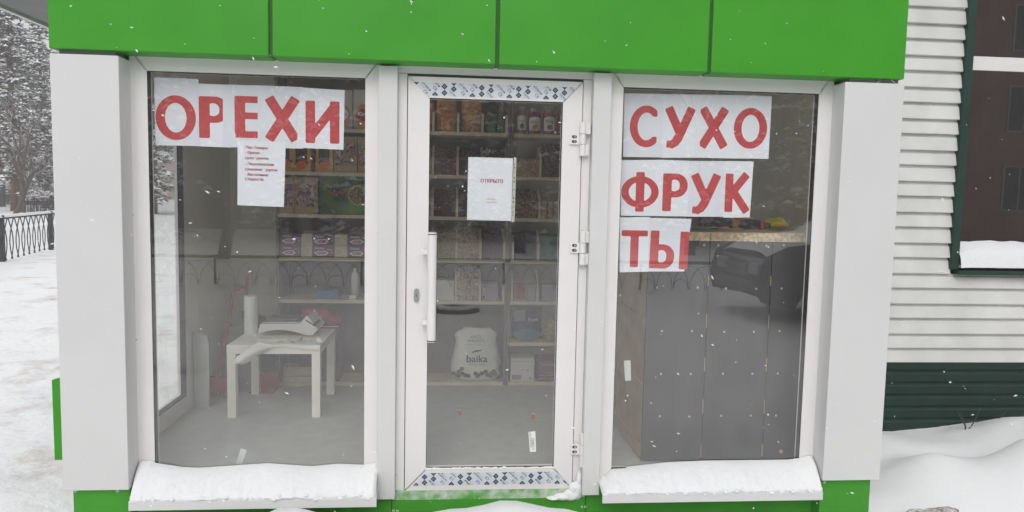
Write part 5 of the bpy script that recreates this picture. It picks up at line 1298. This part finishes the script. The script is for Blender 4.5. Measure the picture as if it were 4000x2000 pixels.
# ------------------------------------------------------------------ behind the photographer: what the glass mirrors
hf = thing('hoop_fence', 'low garden fence of wire hoops under a green rail', 'fence', (0, -9.2, -.2))
MB().tube([(-12, -9.2, .30), (-4, -9.2, .305), (2, -9.2, .30), (9, -9.2, .30)], .030, 8).build('rail', 'green_rail', hf, smooth=True)
for i in range(34):
    x = -11.5+i*.62
    for dx, rr, hh in ((0, .30, .46), (.31, .30, .46), (.15, .14, .22)): 
        MB().tube([(x+dx+rr*math.cos(a), -9.2, -.22+hh*math.sin(a)**.8) for a in np.linspace(0.001, math.pi-.001, 13)], .006, 4, caps=False).build('hoop', 'iron', hf)
for i in range(9): MB().tube([(-11.6+i*2.5, -9.2, -.3), (-11.6+i*2.5, -9.2, .3)], .02, 6).build('post', 'green_rail', hf)
ty = MB()
ty.grid(lambda u, v: (.05+(.25+.085*math.cos(v*6.283))*math.cos(u*6.283), -6.6+(.25+.085*math.cos(v*6.283))*math.sin(u*6.283), -.19+.095*math.sin(v*6.283)), 32, 12)
snow_topped('snowy_tyre', (.07, .07, .07), .45, .7)
tag(ty.build('old_tyre', 'snowy_tyre', smooth=True), 'old car tyre lying flat in the snow, half buried', 'tyre')
# parked car, snow on top
car = thing('parked_car', 'dark car under thick fresh snow parked across the yard', 'car', (6.1, -6.5, -.2))
X0, Y0, Z0 = 4.05, -7.35, -.2
def cp(l): return [(X0+a, Z0+b) for a, b in l]
body = MB().prism(cp([(.05, .35), (.0, .55), (.08, .85), (.35, .98), (1.15, 1.08), (3.5, 1.10), (4.1, 1.02), (4.2, .75), (4.15, .35), (3.75, .28), (3.6, .58), (3.2, .66), (2.85, .55), (2.75, .28), (1.4, .28), (1.3, .55), (.98, .66), (.62, .58), (.45, .28)]), Y0, Y0+1.72).build('body', 'car_paint', car, bev=.06, seg=3)
MB().prism(cp([(1.15, 1.05), (1.85, 1.52), (3.15, 1.56), (3.85, 1.08)]), Y0+.12, Y0+1.60).build('cabin', [GLASS_DARK], car)
MB().prism(cp([(1.8, 1.5), (1.9, 1.58), (3.1, 1.61), (3.25, 1.53)]), Y0+.14, Y0+1.58).build('roof_panel', 'car_paint', car, bev=.03)
for wx in (.97, 3.22):
    for wy in (Y0+.0, Y0+1.54):
        w = MB().grid(lambda u, v: (X0+wx+(.31-.02*abs(2*v-1)**4)*math.cos(u*6.283), wy+.18*v, Z0+.31+(.31-.02*abs(2*v-1)**4)*math.sin(u*6.283)), 24, 6).build('wheel', 'tyre', car, smooth=True)
        MB().prism([(X0+wx+.2*math.cos(a), Z0+.31+.2*math.sin(a)) for a in np.linspace(0, 6.283, 17)[:-1]], wy+.005, wy+.175).build('rim', 'grey_metal', w)
for yy in (Y0+.12, Y0+1.3): MB().box(X0-.005, X0+.12, yy, yy+.3, Z0+.64, Z0+.8).build('headlight', 'print_grey', car, bev=.02)
MB().box(X0-.015, X0+.04, Y0+.5, Y0+1.22, Z0+.6, Z0+.76).build('grille', 'dark_steel', car, bev=.01); MB().box(X0-.025, X0+.1, Y0+.1, Y0+1.62, Z0+.36, Z0+.5).build('bumper', 'plastic_dark', car, bev=.03)
cs = MB().grid(lambda u, v: (X0+.1+4.0*u, Y0+.06+1.6*v, Z0+float(np.interp(.1+4.0*u, [.1, .35, 1.15, 1.85, 3.15, 3.85, 4.1], [.95, 1.12, 1.22, 1.64, 1.72, 1.26, 1.1]))-.10*abs(2*v-1)**6+.02*n2(u*6, v*3, 1, 2)), 40, 14).build('car_snow', [SNOW], smooth=True)
tag(cs, 'thick blanket of snow over the parked dark car', 'snow', kind='stuff')
# brick building and trees across the yard
bb = thing('brick_building', 'long red-brown brick building with white windows across the yard', 'building', (36, -30, -.2))
MB().box(16, 56, -34, -26, -.4, 12.4).build('wall', 'brick_wall', bb); MB().prism_x([(-34.6, 12.4), (-30, 14), (-25.4, 12.4)], 15.5, 56.5).build('roof', [SNOW], bb)
for i in range(9):
    for zf in (1.3, 5.1, 8.9):
        x = 18+i*4.2
        w = MB().box(x, x+1.7, -26.0, -25.93, zf, zf+.08).box(x, x+1.7, -26, -25.93, zf+2.12, zf+2.2).box(x, x+.08, -26, -25.93, zf+.08, zf+2.12).box(x+1.62, x+1.7, -26, -25.93, zf+.08, zf+2.12).box(x+.81, x+.89, -26, -25.93, zf+.08, zf+2.12).build('window', mat('dimmed_frame', (.20, .19, .18), .7, .1, 5), bb)  # white frames coloured dark so their mirror image stays faint
        MB().box(x+.08, x+1.62, -25.99, -25.96, zf+.08, zf+2.12).build('pane', 'dark_room', w)
for i, x in enumerate((21.0, 33.6)): MB().tube([(x, -25.85, 0), (x, -25.85, 12.3)], .07, 8).build('drainpipe', 'grey_metal', bb)
gb_ = thing('sky_mask_block', 'long low dark block added behind the trees to mask mirrored sky', 'building', (-19, -31, -.2))  # made-up dark block, added to keep bright sky out of the window reflections
MB().box(-48, 14.8, -36, -28, -.4, 6.6).build('wall', mat('mask_dark', (.10, .095, .09), .9, .2, 2, .1, 20), gb_); MB().box(-48.3, 15.1, -36.3, -27.7, 6.6, 6.85).build('roof', [SNOW], gb_)
for i in range(14): MB().box(-46.5+i*3.7, -44.1+i*3.7, -28.0, -27.95, -.2, 2.2).build('mask_block_door', 'dark_steel', gb_)
conifer(-9, -19, 11, 2.6, 31, 'broad snowy spruce behind the small bare tree', base=.05, dens=.7, grp='snowy conifers across the yard')
conifer(-5.8, -23.5, 13, 3.0, 35, 'snowy spruce in front of the added dark block, between two others', base=.04, dens=.9, grp='snowy conifers across the yard')
conifer(1.0, -24.5, 13, 3.0, 36, 'snowy spruce in front of the added dark block end', base=.04, dens=.9, grp='snowy conifers across the yard')
conifer(-2.5, -20.5, 12, 2.6, 32, 'tall snowy spruce across the yard facing the kiosk door', base=.05, dens=.7, grp='snowy conifers across the yard')
conifer(9.0, -22.5, 13, 3.0, 37, 'snowy spruce behind the parked car in front of the added dark block', base=.04, dens=.9, grp='snowy conifers across the yard')
conifer(13.2, -23.5, 13, 3.0, 38, 'snowy spruce beside the end wall of the brick building', base=.04, dens=.9, grp='snowy conifers across the yard')
conifer(4.5, -23, 12, 2.8, 34, 'snowy spruce behind two bare trees in front of the added dark block', base=.05, dens=.7, grp='snowy conifers across the yard')
conifer(-15, -21, 12, 2.8, 33, 'snowy spruce standing apart at the far end of the hoop fence', base=.05, dens=.7, grp='snowy conifers across the yard')
bare_tree(2.0, -17.5, 9, 41, 'bare tree with snow on its boughs facing the kiosk door', 'bare trees across the yard', depth=3)
bare_tree(7.5, -18.5, 9, 42, 'bare tree with snow on its boughs behind the parked car', 'bare trees across the yard', depth=3)
bare_tree(-5.5, -14.0, 7, 43, 'small bare tree with snow close behind the hoop fence', 'bare trees across the yard', depth=3)
bare_tree(12.5, -17, 10, 44, 'bare tree with snow near the drainpipe of the brick building', 'bare trees across the yard', depth=3)

# ------------------------------------------------------------------ falling snow
q = MB(); rs = random.Random(77)
for i in range(430):
    y_ = rs.uniform(-2.3, -0.16); d = y_+3.283
    x = rs.uniform(-.82, .86)*d+.08*d; z = 1.39+rs.uniform(-.46, .30)*d
    s_ = rs.uniform(.0010, .0024)*(.5+.5*min(1, d/2)); L = s_*rs.choice((1, 1.4, 2.2, 3.2)); a = rs.uniform(-1.2, .3)
    dx, dz = math.cos(a)*L, math.sin(a)*L; nx, nz = -math.sin(a)*s_, math.cos(a)*s_
    q.add([(x-dx, y_, z-dz), (x+dx, y_, z+dz), (x+nx, y_, z+nz), (x-nx, y_, z-nz), (x, y_+s_, z), (x, y_-s_, z)],
          [(0, 3, 5), (3, 1, 5), (1, 2, 5), (2, 0, 5), (3, 0, 4), (1, 3, 4), (2, 1, 4), (0, 2, 4)])
tag(q.build('falling_snow', [SNOW]), 'small snowflakes drifting in the air before the kiosk', 'snowflakes', kind='stuff')

# ------------------------------------------------------------------ snowfall haze
hz = MB().box(-132, 60, -38, 164, -2.5, 24).build('haze', [], origin=(0, 0, 0))
hm = bpy.data.materials.new('snowfall_haze'); hm.use_nodes = True; n = hm.node_tree.nodes; n.remove(n['Principled BSDF'])
pv = n.new('ShaderNodeVolumePrincipled'); pv.inputs['Color'].default_value = (0.95, 0.95, 0.96, 1); pv.inputs['Density'].default_value = 0.0045; pv.inputs['Anisotropy'].default_value = 0.0
hm.node_tree.links.new(pv.outputs[0], n['Material Output'].inputs['Volume']); hz.data.materials.append(hm)
tag(hz, 'pale haze of falling snow filling the air', 'haze', kind='stuff')
